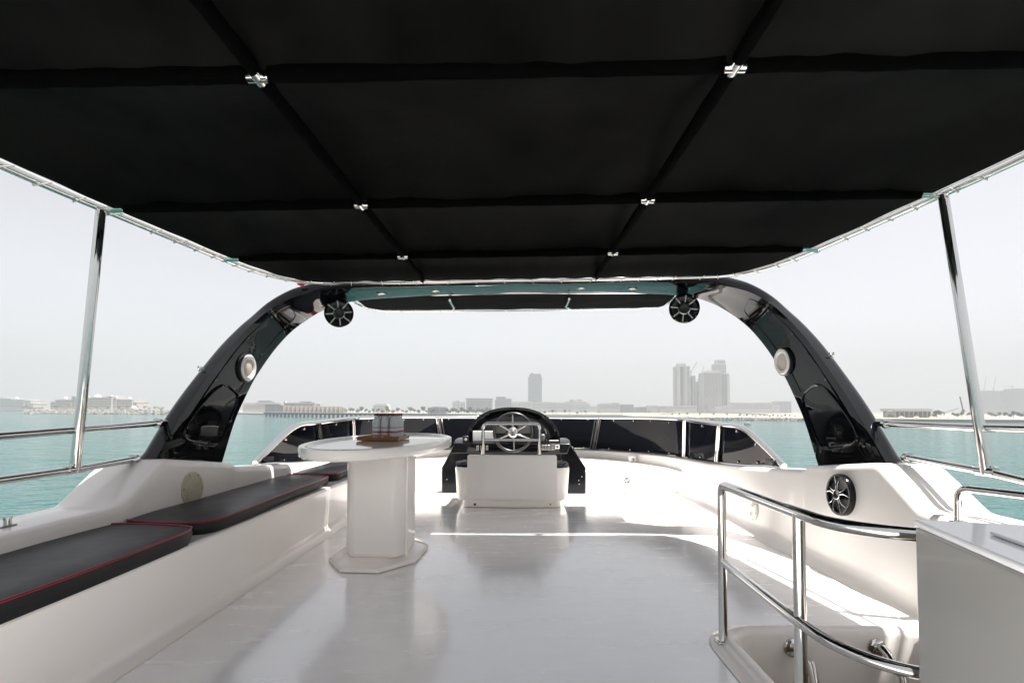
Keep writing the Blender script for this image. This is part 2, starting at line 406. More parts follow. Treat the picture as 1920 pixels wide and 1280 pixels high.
def onarch(s, u, off=0.0, right=False):
    """s = station (fractional), u = 0 aft edge .. 1 forward edge"""
    i = int(s); f = s - i; i2 = min(i + 1, NT - 1)
    p = lerp(lerp(AE[i], FE[i], u), lerp(AE[i2], FE[i2], u), f); nn = lerp(ARN[i], ARN[i2], f).normalized()
    p = p - nn * (0.006 + off)
    if right:
        p = lerp(lerp(AE[NT - 1 - i], FE[NT - 1 - i], u), lerp(AE[NT - 1 - i2], FE[NT - 1 - i2], u), f)
        nn = lerp(ARN[NT - 1 - i], ARN[NT - 1 - i2], f).normalized(); p = p - nn * (0.006 + off)
    return p, nn
def panel_outline(cs, n=7):
    """rounded outline through (s,u,r) corners"""
    out = []
    m = len(cs)
    for i in range(m):
        p0 = V(*cs[i - 1][:2], 0); p1 = V(*cs[i][:2], 0); p2 = V(*cs[(i + 1) % m][:2], 0); r = cs[i][2]
        # scale u so that corner rounding looks even (1 station ~ 0.15 of u)
        a = lerp(p1, p0, r); b = lerp(p1, p2, r)
        for k in range(n + 1):
            t = k / n; out.append(a * (1 - t) ** 2 + p1 * 2 * t * (1 - t) + b * t * t)
        # points along the straight run
        nxt = cs[(i + 1) % m]; c2 = lerp(p2, p1, nxt[2])
        for k in range(1, 6): out.append(lerp(b, c2, k / 6))
    return out
for right in (False, True):
    # inspection panel seam and lower hatch frame on the inner face of each leg
    ol = panel_outline([(4.0, .13, .1), (33.0, .16, .10), (31.0, .74, .25), (4.0, .80, .1)])
    obj('panel_seam', MB().tube([onarch(p.x, p.y, 0.001, right)[0] for p in ol], 0.0035, 5, True), M_BLACK, arch)
    ol = panel_outline([(2.6, .10, .30), (12.5, .26, .40), (11.5, .84, .30), (2.2, .84, .22)])
    hf = obj('hatch_frame', MB().tube([onarch(p.x, p.y, 0.004, right)[0] for p in ol], 0.010, 8, True), M_BLACK, arch)
    pts = [onarch(p.x, p.y, 0.004, right)[0] for p in ol]
    obj('hatch_door', MB().add(pts + [sum(pts, V(0, 0, 0)) / len(pts)], [(i, (i + 1) % len(pts), len(pts)) for i in range(len(pts))]), M_BLACK, hf, smooth=180)
    for s_, u_ in ((12, .16), (21, .17), (28, .2), (12, .78), (21, .75), (28, .72)):
        q, nn = onarch(s_, u_, 0.001, right)
        obj('screw', MB().lathe([(0, 0.003), (0.005, 0.002), (0.006, 0)], frame(q, -nn), 8), M_STEELD, arch)
# round white lamps let into the legs
for px, py, right in ((457, 691, False), (1473, 679, True)):
    best = None
    for si in range(8, 30):
        for ui in range(20, 80, 4):
            q, nn = onarch(si, ui / 100, 0, right); dv = (q - CAM); rr = ray(px, py)
            e = dv.normalized().cross(rr.normalized()).length
            if best is None or e < best[0]: best = (e, q, nn)
    q, nn = best[1], best[2]; Mx = frame(q, -nn)
    lp = obj('round_lamp', MB().lathe([(0.112, -0.002), (0.112, 0.018), (0.104, 0.024), (0.098, 0.02)], Mx, 36), M_BLKP, arch)
    obj('lamp_ring', MB().lathe([(0.100, 0.0), (0.101, 0.026), (0.094, 0.032), (0.074, 0.030), (0.068, 0.024), (0.066, 0.018)], Mx, 36), M_LAMP, lp)
    obj('lens', MB().lathe([(0.067, 0.020), (0.05, 0.023), (0.025, 0.025), (0, 0.0255)], Mx, 32), M_LENS, lp)
# downlights and service panels on the underside of the beam
for px, py in ((715, 543), (815, 539), (1094, 533), (1196, 533)):
    q = PZ(px, py, 2.03); j = min(range(NT), key=lambda i: abs(MID[i].x - q.x))
    q = V(q.x, MID[j].y + 0.02, 0); t = 0.5
    s_ = j; base, nn = (lerp(AE[j], FE[j], t) - ARN[j] * 0.007), ARN[j]
    base = V(q.x, base.y, base.z)
    dl = obj('downlight', MB().lathe([(0.040, 0.0), (0.040, 0.006), (0.030, 0.008), (0.027, 0.003)], frame(base, -nn, V(0, 1, 0)), 24), M_STEELD, arch)
    obj('lens', MB().lathe([(0.028, 0.003), (0, 0.004)], frame(base, -nn, V(0, 1, 0)), 20), M_LENS, dl)
# little fairleads on the aft edge of each leg
for px, py, right in ((389, 684, False), (1545, 667, True)):
    j = min(range(NT), key=lambda i: ((AE[i] - CAM).normalized() - ray(px, py).normalized()).length)
    out = ((AE[j] - FE[j]).normalized() + ARN[j] * .25).normalized(); M0 = frame(secs[j][2] - out * 0.004, out)
    fl = obj('fairlead', MB().lathe([(0, 0.006), (0.018, 0.006), (0.02, 0)], M0, 12), M_CHROME, arch)
    for dx in (-0.010, 0.010):
        obj('horn', MB().tube([M0 @ V(dx, 0, 0), M0 @ V(dx, 0.012, 0.016), M0 @ V(dx * 1.5, 0.03, 0.022)], 0.006, 8), M_CHROME, fl)

# ================================================================== tower speakers
def tower_speaker(px, py, yy, rad, ang0, label):
    c = PY(px, py, yy); root = empty('tower_speaker', c, label, 'speaker', 'speakers hung under the arch')
    ax = (V(CAM.x * 0.3, CAM.y, 1.6) - c).normalized(); Mx = frame(c, ax)
    obj('barrel', MB().lathe([(0, -0.17), (rad * .55, -0.165), (rad * .85, -0.11), (rad * .98, -0.03), (rad, 0.0), (rad * 0.99, 0.012), (rad * .93, 0.02), (rad * .88, 0.012), (rad * .86, -0.01)], Mx, 40), M_BLACK, root)
    obj('cone', MB().lathe([(rad * .87, -0.012), (rad * .80, -0.02), (rad * .74, -0.02), (rad * .42, -0.05), (rad * .1, -0.06), (0, -0.06)], Mx, 36), M_BLKP, root)
    obj('hub_ring', MB().lathe([(rad * .40, -0.055), (rad * .40, 0.010), (rad * .375, 0.014), (rad * .35, 0.008), (rad * .3, -0.01), (0, -0.012)], Mx, 32), M_BLKP, root)
    obj('hub_edge', MB().tube([Mx @ V(rad * .385 * math.cos(t), rad * .385 * math.sin(t), 0.013) for t in [2 * math.pi * k / 32 for k in range(32)]], 0.0022, 6, True), M_CHROME, root)
    for k in range(8):
        a = ang0 + k * math.pi / 4
        d = V(math.cos(a), math.sin(a), 0); s = V(-d.y, d.x, 0)
        obj('spoke', MB().add([Mx @ (d * r_ + s * w_ + V(0, 0, z_)) for r_, w_, z_ in ((rad * .4, -.0055, .004), (rad * .4, .0055, .004), (rad * .88, .0065, .004), (rad * .88, -.0065, .004), (rad * .4, -.004, .011), (rad * .4, .004, .011), (rad * .88, .005, .012), (rad * .88, -.005, .012))],
            [(0, 1, 2, 3), (4, 5, 6, 7), (0, 1, 5, 4), (1, 2, 6, 5), (2, 3, 7, 6), (3, 0, 4, 7)]), M_SPOKE, root, smooth=0)
    for k in range(4):
        a = R(-45 + 90 * k + 8); obj('screw', MB().lathe([(0, 0.004), (0.004, 0.003), (0.005, 0)], Mx @ Matrix.Translation((rad * .93 * math.cos(a), rad * .93 * math.sin(a), 0.019)), 8), M_STEELD, root)
    top = V(c.x, c.y + 0.06, 2.02 + 0.018 * c.x)
    obj('bracket', MB().bar(V(c.x, c.y + 0.06, c.z + rad * .8), top + V(0, 0, .03), 0.09, 0.05, V(0, 1, 0)), M_BLACK, root, bevel=0.008)
    return root
tower_speaker(635.5, 587, 4.54, 0.122, R(98), 'round black speaker hanging at the left end of the arch beam')
tower_speaker(1283, 578, 4.54, 0.127, R(82), 'round black speaker hanging at the right end of the arch beam')

# ================================================================== main canopy
CZ, CB = 2.05, 0.018
def onc(x, y, dz=0.0): return V(x, y, CZ + CB * x + dz)
cn = empty('canopy', (0, 1.5, CZ), 'large black canvas canopy on a steel tube frame over the deck', 'canopy')
KS = 1.141                                                 # plan scale of the canopy frame
YB = [0.86, 1.62, 2.664, 3.571]; YF = 4.279
def sidex(y, right):
    y = y / KS
    pts = [(-0.75, 1.93), (1.4, 1.92), (1.96, 1.90), (2.36, 1.86), (3.15, 1.76), (3.45, 1.69), (3.62, 1.60), (3.75, 1.44)]
    for (a, xa), (b, xb) in zip(pts, pts[1:]):
        if y <= b: return (lerp(xa, xb, max(0, (y - a) / (b - a)))) * KS * (1 if right else -1)
    return 1.44 * KS * (1 if right else -1)
LX = [(-0.82, -0.776), (0.667, 0.622)]                       # fore-and-aft tubes (x at the stern end, x at the front)
def lx(i, y): return lerp(LX[i][0], LX[i][1], max(0, (y - 1.6) / 2.68))
# frame: side tubes with rounded front corners
fr_pts = [onc(sidex(y, False), y) for y in (0.80, 1.2, 1.6, 2.24, 2.69, 3.59)]
corner_l = [V(-1.94, 3.90, 0), V(-1.826, 4.13, 0), V(-1.666, 4.239, 0), V(-1.46, 4.279, 0)]
corner_r = [V(-p.x, p.y, 0) for p in reversed(corner_l)]
loop2 = [V(p.x, p.y, 0) for p in fr_pts] + corner_l + [V(-0.7, 4.295, 0), V(0.0, 4.30, 0), V(0.7, 4.295, 0)] + corner_r + [V(sidex(y, True), y, 0) for y in (3.59, 2.69, 2.24, 1.6, 1.2, 0.80)]
FR = [onc(p.x, p.y, 0) for p in crom(loop2, 6)]
obj('edge_tube', MB().tube(FR, 0.0155, 12), M_CHROME, cn)
FR2 = []
for i, p in enumerate(FR):
    t = (FR[min(i + 1, len(FR) - 1)] - FR[max(0, i - 1)]).normalized(); inn = V(t.y, -t.x, 0)
    FR2.append(p + inn * 0.026 + V(0, 0, 0.012))
obj('lacing_wire', MB().tube(FR2, 0.0035, 5), M_ROPE, cn)
def inner_edge(y, right): return sidex(min(y, 4.27), right) * 0.976
def hem(i):                                                # fabric edge a hand inboard of the tube, scalloped between the ties
    p = FR[i]; t = (FR[min(i + 1, len(FR) - 1)] - FR[max(0, i - 1)]).normalized(); inn = V(t.y, -t.x, 0)
    return p + inn * 0.052
# canvas panels: rows between the cross bars, three columns
rows = YB + [YF - 0.024]
def sag(y, x, r0, r1):
    t = (y - r0) / (r1 - r0); w = math.sin(math.pi * min(1, max(0, t)))
    return 0.020 + 0.10 * w * (r1 - r0) + 0.022 * noise.noise(V(x * 1.6, y * 2.3, 3.1)) + 0.016 * noise.noise(V(x * 8, y * 2.2, 9)) * (1 - w * .7)
for ri in range(len(rows) - 1):
    y0, y1 = rows[ri], rows[ri + 1]
    for ci in range(3):
        NX, NY = 40, 26; vs = []
        for j in range(NY + 1):
            y = lerp(y0, y1, j / NY)
            L = -1e9
            xl = inner_edge(y, False) + 0.01; xr = inner_edge(y, True) - 0.01
            e = [xl, lx(0, y), lx(1, y), xr]
            for i in range(NX + 1):
                x = lerp(e[ci], e[ci + 1], i / NX)
                z = sag(y, x, y0, y1)
                wrl = 0.009 * math.sin((x * 26 + y * 5)) * noise.noise(V(x * 3, y * 3, 0)) if ri >= 1 else 0
                edge = min(abs(x - xl), abs(x - xr)); z = lerp(0.002, z, min(1, edge / 0.25))
                if ri == len(rows) - 2: z = lerp(z, 0.0, max(0, (j / NY - 0.75) / 0.25))
                vs.append(onc(x, y, z + wrl))
        fs = [(j * (NX + 1) + i, j * (NX + 1) + i + 1, (j + 1) * (NX + 1) + i + 1, (j + 1) * (NX + 1) + i) for j in range(NY) for i in range(NX)]
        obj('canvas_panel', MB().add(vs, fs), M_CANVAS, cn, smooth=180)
# sleeves round the tubes
def sleeve(a, b, r, n=26, fat=1.5):
    a = Vector(a); b = Vector(b); d = (b - a).normalized(); sd = d.cross(V(0, 0, 1)).normalized(); secs = []
    for k in range(n + 1):
        c = lerp(a, b, k / n); ring = []
        for q in range(12):
            t = 2 * math.pi * q / 12; rr = r * (1 + 0.16 * noise.noise(V(k * .55, q * .7, a.x + a.y * 3)))
            ring.append(c + sd * math.cos(t) * rr + V(0, 0, 1) * math.sin(t) * rr * fat)
        secs.append(ring)
    return MB().loft(secs, True, False, True)
for y in YB:
    xs = [sidex(y, False) + 0.11, lx(0, y) - 0.035, lx(0, y) + 0.035, lx(1, y) - 0.035, lx(1, y) + 0.035, sidex(y, True) - 0.11]
    obj('cross_tube', MB().tube([onc(sidex(y, False), y), onc(sidex(y, True), y)], 0.0125, 10), M_CHROME, cn)
    for k in (0, 2, 4): obj('tube_sleeve', sleeve(onc(xs[k], y, 0.012), onc(xs[k + 1], y, 0.012), 0.021), M_SLEEVE, cn, smooth=180)
for i in (0, 1):
    ys = YB + [YF]
    obj('long_tube', MB().tube([onc(lx(i, y), y, 0.0) for y in [0.80] + ys], 0.0125, 10), M_CHROME, cn)
    for a, b in zip(YB, ys[1:]):
        obj('tube_sleeve', sleeve(onc(lx(i, a), a + 0.035, 0.010), onc(lx(i, b), b - 0.035, 0.010), 0.021, fat=1.2), M_SLEEVE, cn, smooth=180)
    for y in ys:
        c = onc(lx(i, y), y, -0.001)
        cl = obj('tube_clamp', MB().tube([c - V(0.031, 0, 0), c + V(0.031, 0, 0)], 0.0165, 12), M_CHROME, cn)
        obj('clamp_tee', MB().tube([c - V(0, 0.034 if y < YF else 0.04, 0), c + V(0, 0.022 if y < YF else 0, 0)], 0.0175, 12), M_CHROME, cl)
for y in (2.664, 3.571):
    for right in (False, True):
        c = onc(sidex(y, right), y); s = -1 if right else 1
        obj('corner_fitting', MB().tube([c - V(s * 0.01, 0, 0), c + V(s * 0.105, 0, 0.004)], 0.018, 12), M_CHROME, cn)
# ties between canvas and edge tube
acc = 0; nxt = 0.10; ties = []
for i in range(1, len(FR)):
    acc += (FR[i] - FR[i - 1]).length
    if acc >= nxt and FR[i].y > 1.3:
        ties.append(i); nxt = acc + 0.134
for i in ties:
    p = FR[i]; t = (FR[min(i + 1, len(FR) - 1)] - FR[max(0, i - 1)]).normalized(); inn = V(t.y, -t.x, 0)
    sk = t * random.uniform(-.02, .05)
    obj('tie', MB().tube([p - inn * 0.018 + V(0, 0, 0.004), p - inn * 0.012 - V(0, 0, 0.019), p + inn * 0.03 - V(0, 0, 0.012) + sk * .5, p + inn * 0.072 - V(0, 0, 0.008) + sk], 0.0034, 5), M_ROPE, cn)
p = PP(565, 531, CZ, CB)
obj('red_cord_knot', MB().blob(p + V(0, 0.0, -.005), 0.022, 2, 0.5, 2.5, 3, (1.5, .7, .8)), M_REDT, cn)

# ================================================================== forward canopy beyond the arch
fc = empty('forward_canopy', (0, 5.1, 2.05), 'small black canvas awning laced to a frame forward of the arch', 'canopy')
zf = lambda x: 2.05 + 0.012 * x
fb = crom([V(-1.552, 4.883, 0), V(-1.575, 5.135, 0), V(-1.483, 5.363, 0), V(-1.312, 5.431, 0), V(-0.685, 5.454, 0), V(0.000, 5.465, 0), V(0.685, 5.454, 0), V(1.232, 5.431, 0), V(1.415, 5.363, 0), V(1.506, 5.135, 0), V(1.483, 4.883, 0)], 5)
fb = [V(q.x, q.y + max(0, q.y - 4.9) * .22, zf(q.x)) for q in fb]
obj('edge_tube', MB().tube(fb, 0.013, 10), M_CHROME, fc)
obj('rear_tube', MB().tube([V(-1.55, 4.79, zf(-1.55) - 0.005), V(0, 4.78, zf(0) + .004), V(1.48, 4.79, zf(1.48) - .005)], 0.012, 10), M_CHROME, fc)
vs = []; NX, NY = 60, 14
for j in range(NY + 1):
    for i in range(NX + 1):
        v = j / NY; y = lerp(4.79, 5.54, v); w = 1.483 - 0.18 * max(0, v - .55) / .45
        x = lerp(-w - .02, w - .05, i / NX)
        z = zf(x) - 0.035 * math.sin(math.pi * v) + 0.022 * noise.noise(V(x * 1.5, y * 5, 2)) * math.sin(math.pi * v) + 0.008 * noise.noise(V(x * 4, y * 9, 4))
        vs.append(V(x, y, z))
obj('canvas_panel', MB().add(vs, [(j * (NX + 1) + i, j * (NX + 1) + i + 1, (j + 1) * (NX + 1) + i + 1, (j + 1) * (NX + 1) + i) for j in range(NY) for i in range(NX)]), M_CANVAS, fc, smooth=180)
for px in (845, 1069.5):
    a = PY(px - 2, 550, 4.79); b = PY(px + 1, 575, 5.43)
    obj('strut', MB().tube([V(a.x, 4.80, zf(a.x) - .052), V(a.x * 1.0, 5.13, zf(a.x) - .055), V(b.x, 5.57, zf(b.x))], 0.012, 8), M_CHROME, fc)
acc = 0; nxt = .07
for i in range(1, len(fb)):
    acc += (fb[i] - fb[i - 1]).length
    if acc >= nxt:
        nxt = acc + 0.095; t = (fb[i] - fb[i - 1]).normalized(); inn = V(t.y, -t.x, 0); sk = V(random.uniform(-.05, .0), 0, 0)
        obj('tie', MB().tube([fb[i] - inn * .014 + V(0, 0, -.004), fb[i] - V(0, 0, .016), fb[i] + inn * .06 - V(0, 0, .004) + sk], 0.0026, 5), M_ROPE, fc)
for px in (720, 948, 1238):
    q = V(PY(px, 577, 5.57).x, 5.57, zf(0) - .005)
    obj('loose_end', MB().tube([q, q + V(.02, 0, -.02), q + V(.045, 0, -.055)], 0.002, 5), M_ROPE, fc)

# ================================================================== side rails and canopy posts
def side_rail(right):
    s = 1 if right else -1
    if not right:
        root = empty('side_rail', (-2.22, 2, .5), 'steel guard rail with two tubes along the left side deck', 'railing', 'side guard rails')
        top = [PX(294, 793, -2.20), PX(140, 806, -2.22), PX(0, 817, -2.22)]; low = [PX(249, 861, -2.20), PX(140, 880, -2.22), PX(0, 900, -2.22)]
    else:
        root = empty('side_rail', (2.22, 2, .5), 'steel guard rail with two tubes along the right side deck', 'railing', 'side guard rails')
        top = [PX(1664, 794, 2.20), PX(1840, 802, 2.22), PX(1920, 804, 2.22)]; low = [PX(1704, 858, 2.20), PX(1850, 884, 2.22), PX(1920, 901, 2.22)]
    for nm, L in (('top_rail', top), ('lower_rail', low)):
        d = (L[2] - L[1]); e = L[2] + d * ((L[2].y + 1.2) / -d.y)
        a = L[0] + V(0, .10 if nm == 'top_rail' else .04, 0)
        obj(nm, MB().tube([a, L[0], L[1], L[2], e], 0.0185, 12), M_CHROME, root)
        obj('rail_collar', MB().lathe([(0, .004), (.03, .004), (.03, -.02)], frame(L[0], V(0, -1, 0)), 14), M_CHROME, root)
    # stanchions under the lower rail, behind the view
    for y in (1.2, -0.6):
        z = lerp(low[1].z, low[2].z, .5)
        obj('stanchion', MB().tube([V(s * 2.22, y, .48), V(s * 2.22, y, z + .19)], 0.016, 10), M_CHROME, root)
    return root, top, low
lr, ltop, llow = side_rail(False); rr_, rtop, rlow = side_rail(True)
for nm, low, pt, lab in (('canopy_post', PX(140, 880, -2.22), (189, 399), 'upright steel post holding up the left side of the canopy'), ('canopy_post', PX(1850, 884, 2.22), (1768, 350), 'upright steel post holding up the right side of the canopy')):
    y = 2.64; top = onc(sidex(y, low.x > 0), y, -0.012)
    q = PY(pt[0], pt[1] + 6, y); top = V(q.x, y, top.z)
    root = empty(nm, low, lab, 'post', 'canopy posts')
    obj('tube', MB().tube([low - V(0, 0, .01), top], 0.0235, 14), M_CHROME, root)
    obj('socket', MB().tube([low - V(0, .05, .0), low + V(0, .05, 0)], 0.023, 12), M_CHROME, root)
    obj('screw', MB().lathe([(0, .01), (.012, .008), (.012, 0)], frame(low + V(.015, -.03, .02), V(0, -.5, 1)), 8), M_CHROME, root)

# short grab rail on the starboard coaming
gr = empty('grab_rail', (1.98, 2.2, .5), 'bent steel grab rail on the right bulwark behind the grey cabinet', 'handrail')
a = PX(1797, 985, 1.98); b = V(1.98, a.y, PX(1797, 914, 1.98).z)
e = PX(1920, 928, 2.02); e2 = e + (e - b).normalized() * 1.2
pth = fillet([V(a.x, a.y, .47), b, e, e2], 0.06)
obj('tube', MB().tube(pth, 0.0165, 12), M_CHROME, gr)
obj('tube', MB().tube([V(e2.x, e2.y, e2.z), V(e2.x, e2.y, .47)], 0.0165, 12), M_CHROME, gr)
obj('base_flange', MB().lathe([(0, .01), (.035, .008), (.036, 0)], frame(V(a.x, a.y, .505), V(0, 0, 1)), 16), M_CHROME, gr)

# ================================================================== windscreen
WB = [V(2.10, 4.26, .553), V(2.12, 4.9, .50), V(2.12, 5.68, .452), V(2.10, 6.72, .415), V(2.02, 7.15, .405), V(1.72, 7.9, .39), V(1.21, 8.58, .378), V(.6, 8.90, .374), V(0, 9.0, .374)]
WT = [V(2.10, 4.262, .56), V(2.105, 4.60, .70), V(2.10, 5.54, .853), V(2.08, 6.62, .878), V(1.98, 7.0, .888), V(1.70, 7.55, .888), V(1.215, 8.02, .883), V(.6, 8.3, .882), V(0, 8.4, .882)]
# extra station for the falling aft corner of the top edge
WT[1] = PX(1434, 838, 2.10); WB[1] = V(2.115, WT[1].y, .53)
WB.insert(2, V(2.12, 5.02, .49)); WT.insert(2, PX(1392, 803, 2.10))
def mirw(L): return L + [V(-q.x, q.y, q.z) for q in reversed(L[:-1])]
NW = 8
wb = crom(mirw(WB), NW); wt = crom(mirw(WT), NW)
ws = empty('windscreen', (0, 7, .4), 'low wraparound windscreen of dark tinted panes in a steel frame', 'windscreen')
st_break = [0, 3, 4, 7]; last = len(wb) - 1
brk = [k * NW for k in st_break]; brk += [last - b for b in reversed(brk)]
for a, b in zip(brk, brk[1:]):
    # inner and outer skins of one pane
    idx = list(range(a, b + 1)); secs = []
    for i in idx:
        lo, hi = wb[i], wt[i]; u = (hi - lo)
        t = (wb[min(i + 1, last)] - wb[max(i - 1, 0)]).normalized(); nn = V(-t.y, t.x, 0)
        lo2 = lo + u * 0.02; hi2 = hi - u * 0.03
        secs.append([lo2 + nn * .006, lerp(lo2, hi2, .33) + nn * .006, lerp(lo2, hi2, .66) + nn * .006, hi2 + nn * .006, hi2 - nn * .004, lo2 - nn * .004])
    obj('pane', MB().loft(secs, True, False, True), M_TINT, ws, smooth=40)
obj('top_rail', MB().tube([q + V(0, 0, .004) for q in wt], 0.025, 10), M_CHROME, ws)
obj('base_rail', MB().tube([q + V(0, 0, .0) + bnrm * .012 for q, bnrm in [(wb[i], V(-(wb[min(i + 1, last)] - wb[max(i - 1, 0)]).normalized().y, (wb[min(i + 1, last)] - wb[max(i - 1, 0)]).normalized().x, 0)) for i in range(len(wb))]], 0.015, 8), M_CHROME, ws)
obj('base_strip', MB().tube([q - V(0, 0, .022) + bnrm * .016 for q, bnrm in [(wb[i], V(-(wb[min(i + 1, last)] - wb[max(i - 1, 0)]).normalized().y, (wb[min(i + 1, last)] - wb[max(i - 1, 0)]).normalized().x, 0)) for i in range(len(wb))]], 0.010, 6), M_DARKTR, ws)
for k in brk[1:-1]:
    t = (wb[k + 1] - wb[k - 1]).normalized(); nn = V(-t.y, t.x, 0)
    front = abs(wb[k].x) < 1.5
    ml = obj('mullion', MB().bar(wb[k] + nn * .022 - V(0, 0, .01), wt[k] + nn * .022, 0.062 if not front else 0.045, 0.012, nn), M_STEELD, ws, bevel=.003)
    for dd in ((-.028, .028) if not front else (-.05, .05)):
        obj('mullion_bar', MB().tube([wb[k] + nn * .03 + t * dd, wt[k] + nn * .03 + t * dd], .011, 8), M_CHROME, ml)
acc = 0; nxt = .25
for i in range(6, len(wb) - 6):
    acc += (wb[i] - wb[i - 1]).length
    if acc > nxt:
        nxt = acc + .42; t = (wb[i] - wb[i - 1]).normalized(); nn = V(-t.y, t.x, 0); u = (wt[i] - wb[i]).normalized()
        for q in (wb[i] + u * .035, wt[i] - u * .045):
            obj('clip', MB().lathe([(0, .014), (.011, .012), (.012, 0)], frame(q + nn * .006, nn), 10), M_CHROME, ws)
# sliding stop at the aft end of each side
for s in (1, -1):
    obj('end_catch', MB().box((s * 2.08 - .02, 4.36, .565), (s * 2.08 + .02, 4.50, .60)), M_BLKP, ws, bevel=.006)

# small white latch block on the forward ledge
q = PZ(1178, 858, .37); q.y = min(q.y, 8.42)
lb = empty('latch_block', V(1.62, 7.62, .27), 'small white latch block on the ledge below the windscreen', 'latch')
obj('block', MB().box((1.57, 7.58, .268), (1.67, 7.66, .36)), M_WHITEP, lb, bevel=.012)
obj('button', MB().lathe([(0, .012), (.018, .010), (.02, 0)], frame(V(1.62, 7.58, .31), V(0, -1, 0)), 12), M_STEELD, lb)
# round vent in the platform face
q = PY(1175, 899, 6.498)
vt = empty('round_vent', V(q.x, 6.49, q.z), 'round steel vent in the step below the windscreen', 'vent')
Mx = frame(V(q.x, 6.498, q.z), V(0, -1, 0))
obj('vent_ring', MB().lathe([(.046, -.002), (.046, .010), (.040, .016), (.032, .012), (.03, .002)], Mx, 28), M_CHROME, vt)
obj('vent_core', MB().lathe([(.031, .004), (.02, .010), (.0, .011)], Mx, 20), M_STEELD, vt)
for k in range(3):
    obj('slat', MB().box((-.026, -.014 + k * .014 - .002, .008), (.026, -.014 + k * .014 + .002, .014), Mx), M_CHROME, vt)

# ================================================================== helm console
Y0 = 6.44
def cp(px, py, y=Y0, dy=0.0): q = PY(px, py, y); return V(q.x, y + dy, q.z)
hc = empty('helm_console', (cp(963, 922).x, Y0, 0), 'black helm console with arched hood and instrument panel', 'helm console')
lft = [cp(828, 920.5), cp(828, 877), cp(851, 835), cp(878, 835), cp(872, 877), cp(872, 920.5)]
rgt = [cp(1098.5, 920.5), cp(1098.5, 877), cp(1071, 835), cp(1046, 835), cp(1056, 877), cp(1056, 920.5)]
for P_ in (lft, rgt):
    P_[0].z = P_[-1].z = 0.004
    pn = obj('side_panel', MB().prism(P_, V(0, .55, 0)), M_BLACKC, hc, smooth=30, bevel=.014, seg=3)
for (px, py) in ((838, 898), (1091, 893), (1085, 900), (1086, 907)):
    c = cp(px, py); obj('screw', MB().lathe([(0, .004), (.007, .003), (.008, 0)], frame(V(c.x, Y0, c.z), V(0, -1, 0)), 8), M_STEELD, hc)
kb = MB().box((cp(868, 900).x, Y0 + .40, .005), (cp(1060, 900).x, Y0 + .5, cp(0, 840).z)); obj('knee_panel', kb, M_BLKP, hc)
# dash: switch fascia and sloping top
x0, x1 = cp(851, 831).x, cp(1070, 831).x; zt = cp(900, 831).z; zb = cp(900, 850).z
ds = MB().prism([V(x0 - .04, Y0 - .01, zb), V(x0, Y0 - .02, zt), V(x0, Y0 + .16, zt + .045), V(x0, Y0 + .75, zt + .045), V(x0, Y0 + .75, zb)], V(x1 - x0, 0, 0))
dash = obj('dashboard', ds, M_BLACKC, hc, smooth=30, bevel=.012, seg=3)
# hood: a deep arched shell
cx = (cp(873, 816).x + cp(1050, 816).x) / 2; zb2 = zt + 0.005
def hood_ring(y, hw, hh, r_):
    out = []
    for k in range(41):
        a = math.pi * k / 40; e = 2 / 2.25
        ca, sa = math.cos(a), math.sin(a)
        out.append(V(cx + math.copysign(abs(ca) ** e, ca) * (hw - r_), y, zb2 + (hh - r_) * abs(sa) ** e))
    return out
HW = (cp(1052, 816).x - cp(872, 816).x) / 2; HH = cp(963, 763).z - zb2
o1 = hood_ring(Y0 + .10, HW, HH, 0); o1b = hood_ring(Y0 + .085, HW, HH, .02); o2 = hood_ring(Y0 + .78, HW * 1.02, HH * .80, 0); o3 = hood_ring(Y0 + 1.0, HW * 1.0, HH * .45, 0)
i1 = hood_ring(Y0 + .10, HW, HH, .045); i2 = hood_ring(Y0 + .50, HW * .93, HH * .84, .05)
obj('hood', MB().loft([o3, o2, hood_ring(Y0 + .4, HW * 1.01, HH * .95, 0), o1, o1b, i1, i2], False), M_BLACK, hc, smooth=50)
pnl = i2 + [V(i2[-1].x, i2[-1].y, zb2)]
ip = obj('instrument_panel', MB().add([q - V(0, .004, 0) for q in i2] , [tuple(range(len(i2)))]), M_DASH, hc, smooth=0)
yp = Y0 + .49
def pq(px, py): q = PY(px, py, yp - .02); return q
def slab(name, x0p, y0p, x1p, y1p, m, par, d=.02, bev=.006, yy=None):
    y_ = yy if yy else yp - .004
    a = PY(x0p, y0p, y_ - d); b = PY(x1p, y1p, y_ - d)
    return obj(name, MB().box((min(a.x, b.x), y_ - d, min(a.z, b.z)), (max(a.x, b.x), y_, max(a.z, b.z))), m, par, bevel=bev)
sc = slab('display', 928, 797, 1002, 815, M_BLKP, hc, .03)
slab('screen', 929.5, 798.5, 949, 812, M_SCREEN, sc, .002, 0, yp - .036)
slab('screen', 972, 797.5, 997, 812, M_SCREEN, sc, .002, 0, yp - .036)
slab('gauge', 955, 783, 972, 790.5, M_GREYP, hc, .025, .004)
wc = slab('chart_box', 886.5, 807.5, 927, 827, M_WHITEP, hc, .12, .006, Y0 + .20)
kn = slab('horn_switch', 867.5, 817, 878.5, 831, M_BLKP, hc, .05, .008, Y0 + .10)
q = PY(873, 824, Y0 + .045); obj('switch_face', MB().lathe([(0, .008), (.018, .006), (.022, 0)], frame(V(q.x, Y0 + .05, q.z), V(0, -1, 0)), 16), M_CHROME, kn)
for px in (895.5, 903, 913): sw = slab('rocker_switch', px - 2.4, 835, px + 2.4, 844, M_GREYP, hc, .012, .003, Y0 - .012)
for px in (1017.5, 1023, 1028.5): sw = slab('rocker_switch', px - 2.2, 834, px + 2.2, 843.5, M_STEELD, hc, .012, .003, Y0 - .012)
pl_ = slab('socket_plate', 1031, 833, 1040, 844, M_GREYP, hc, .008, .003, Y0 - .012)
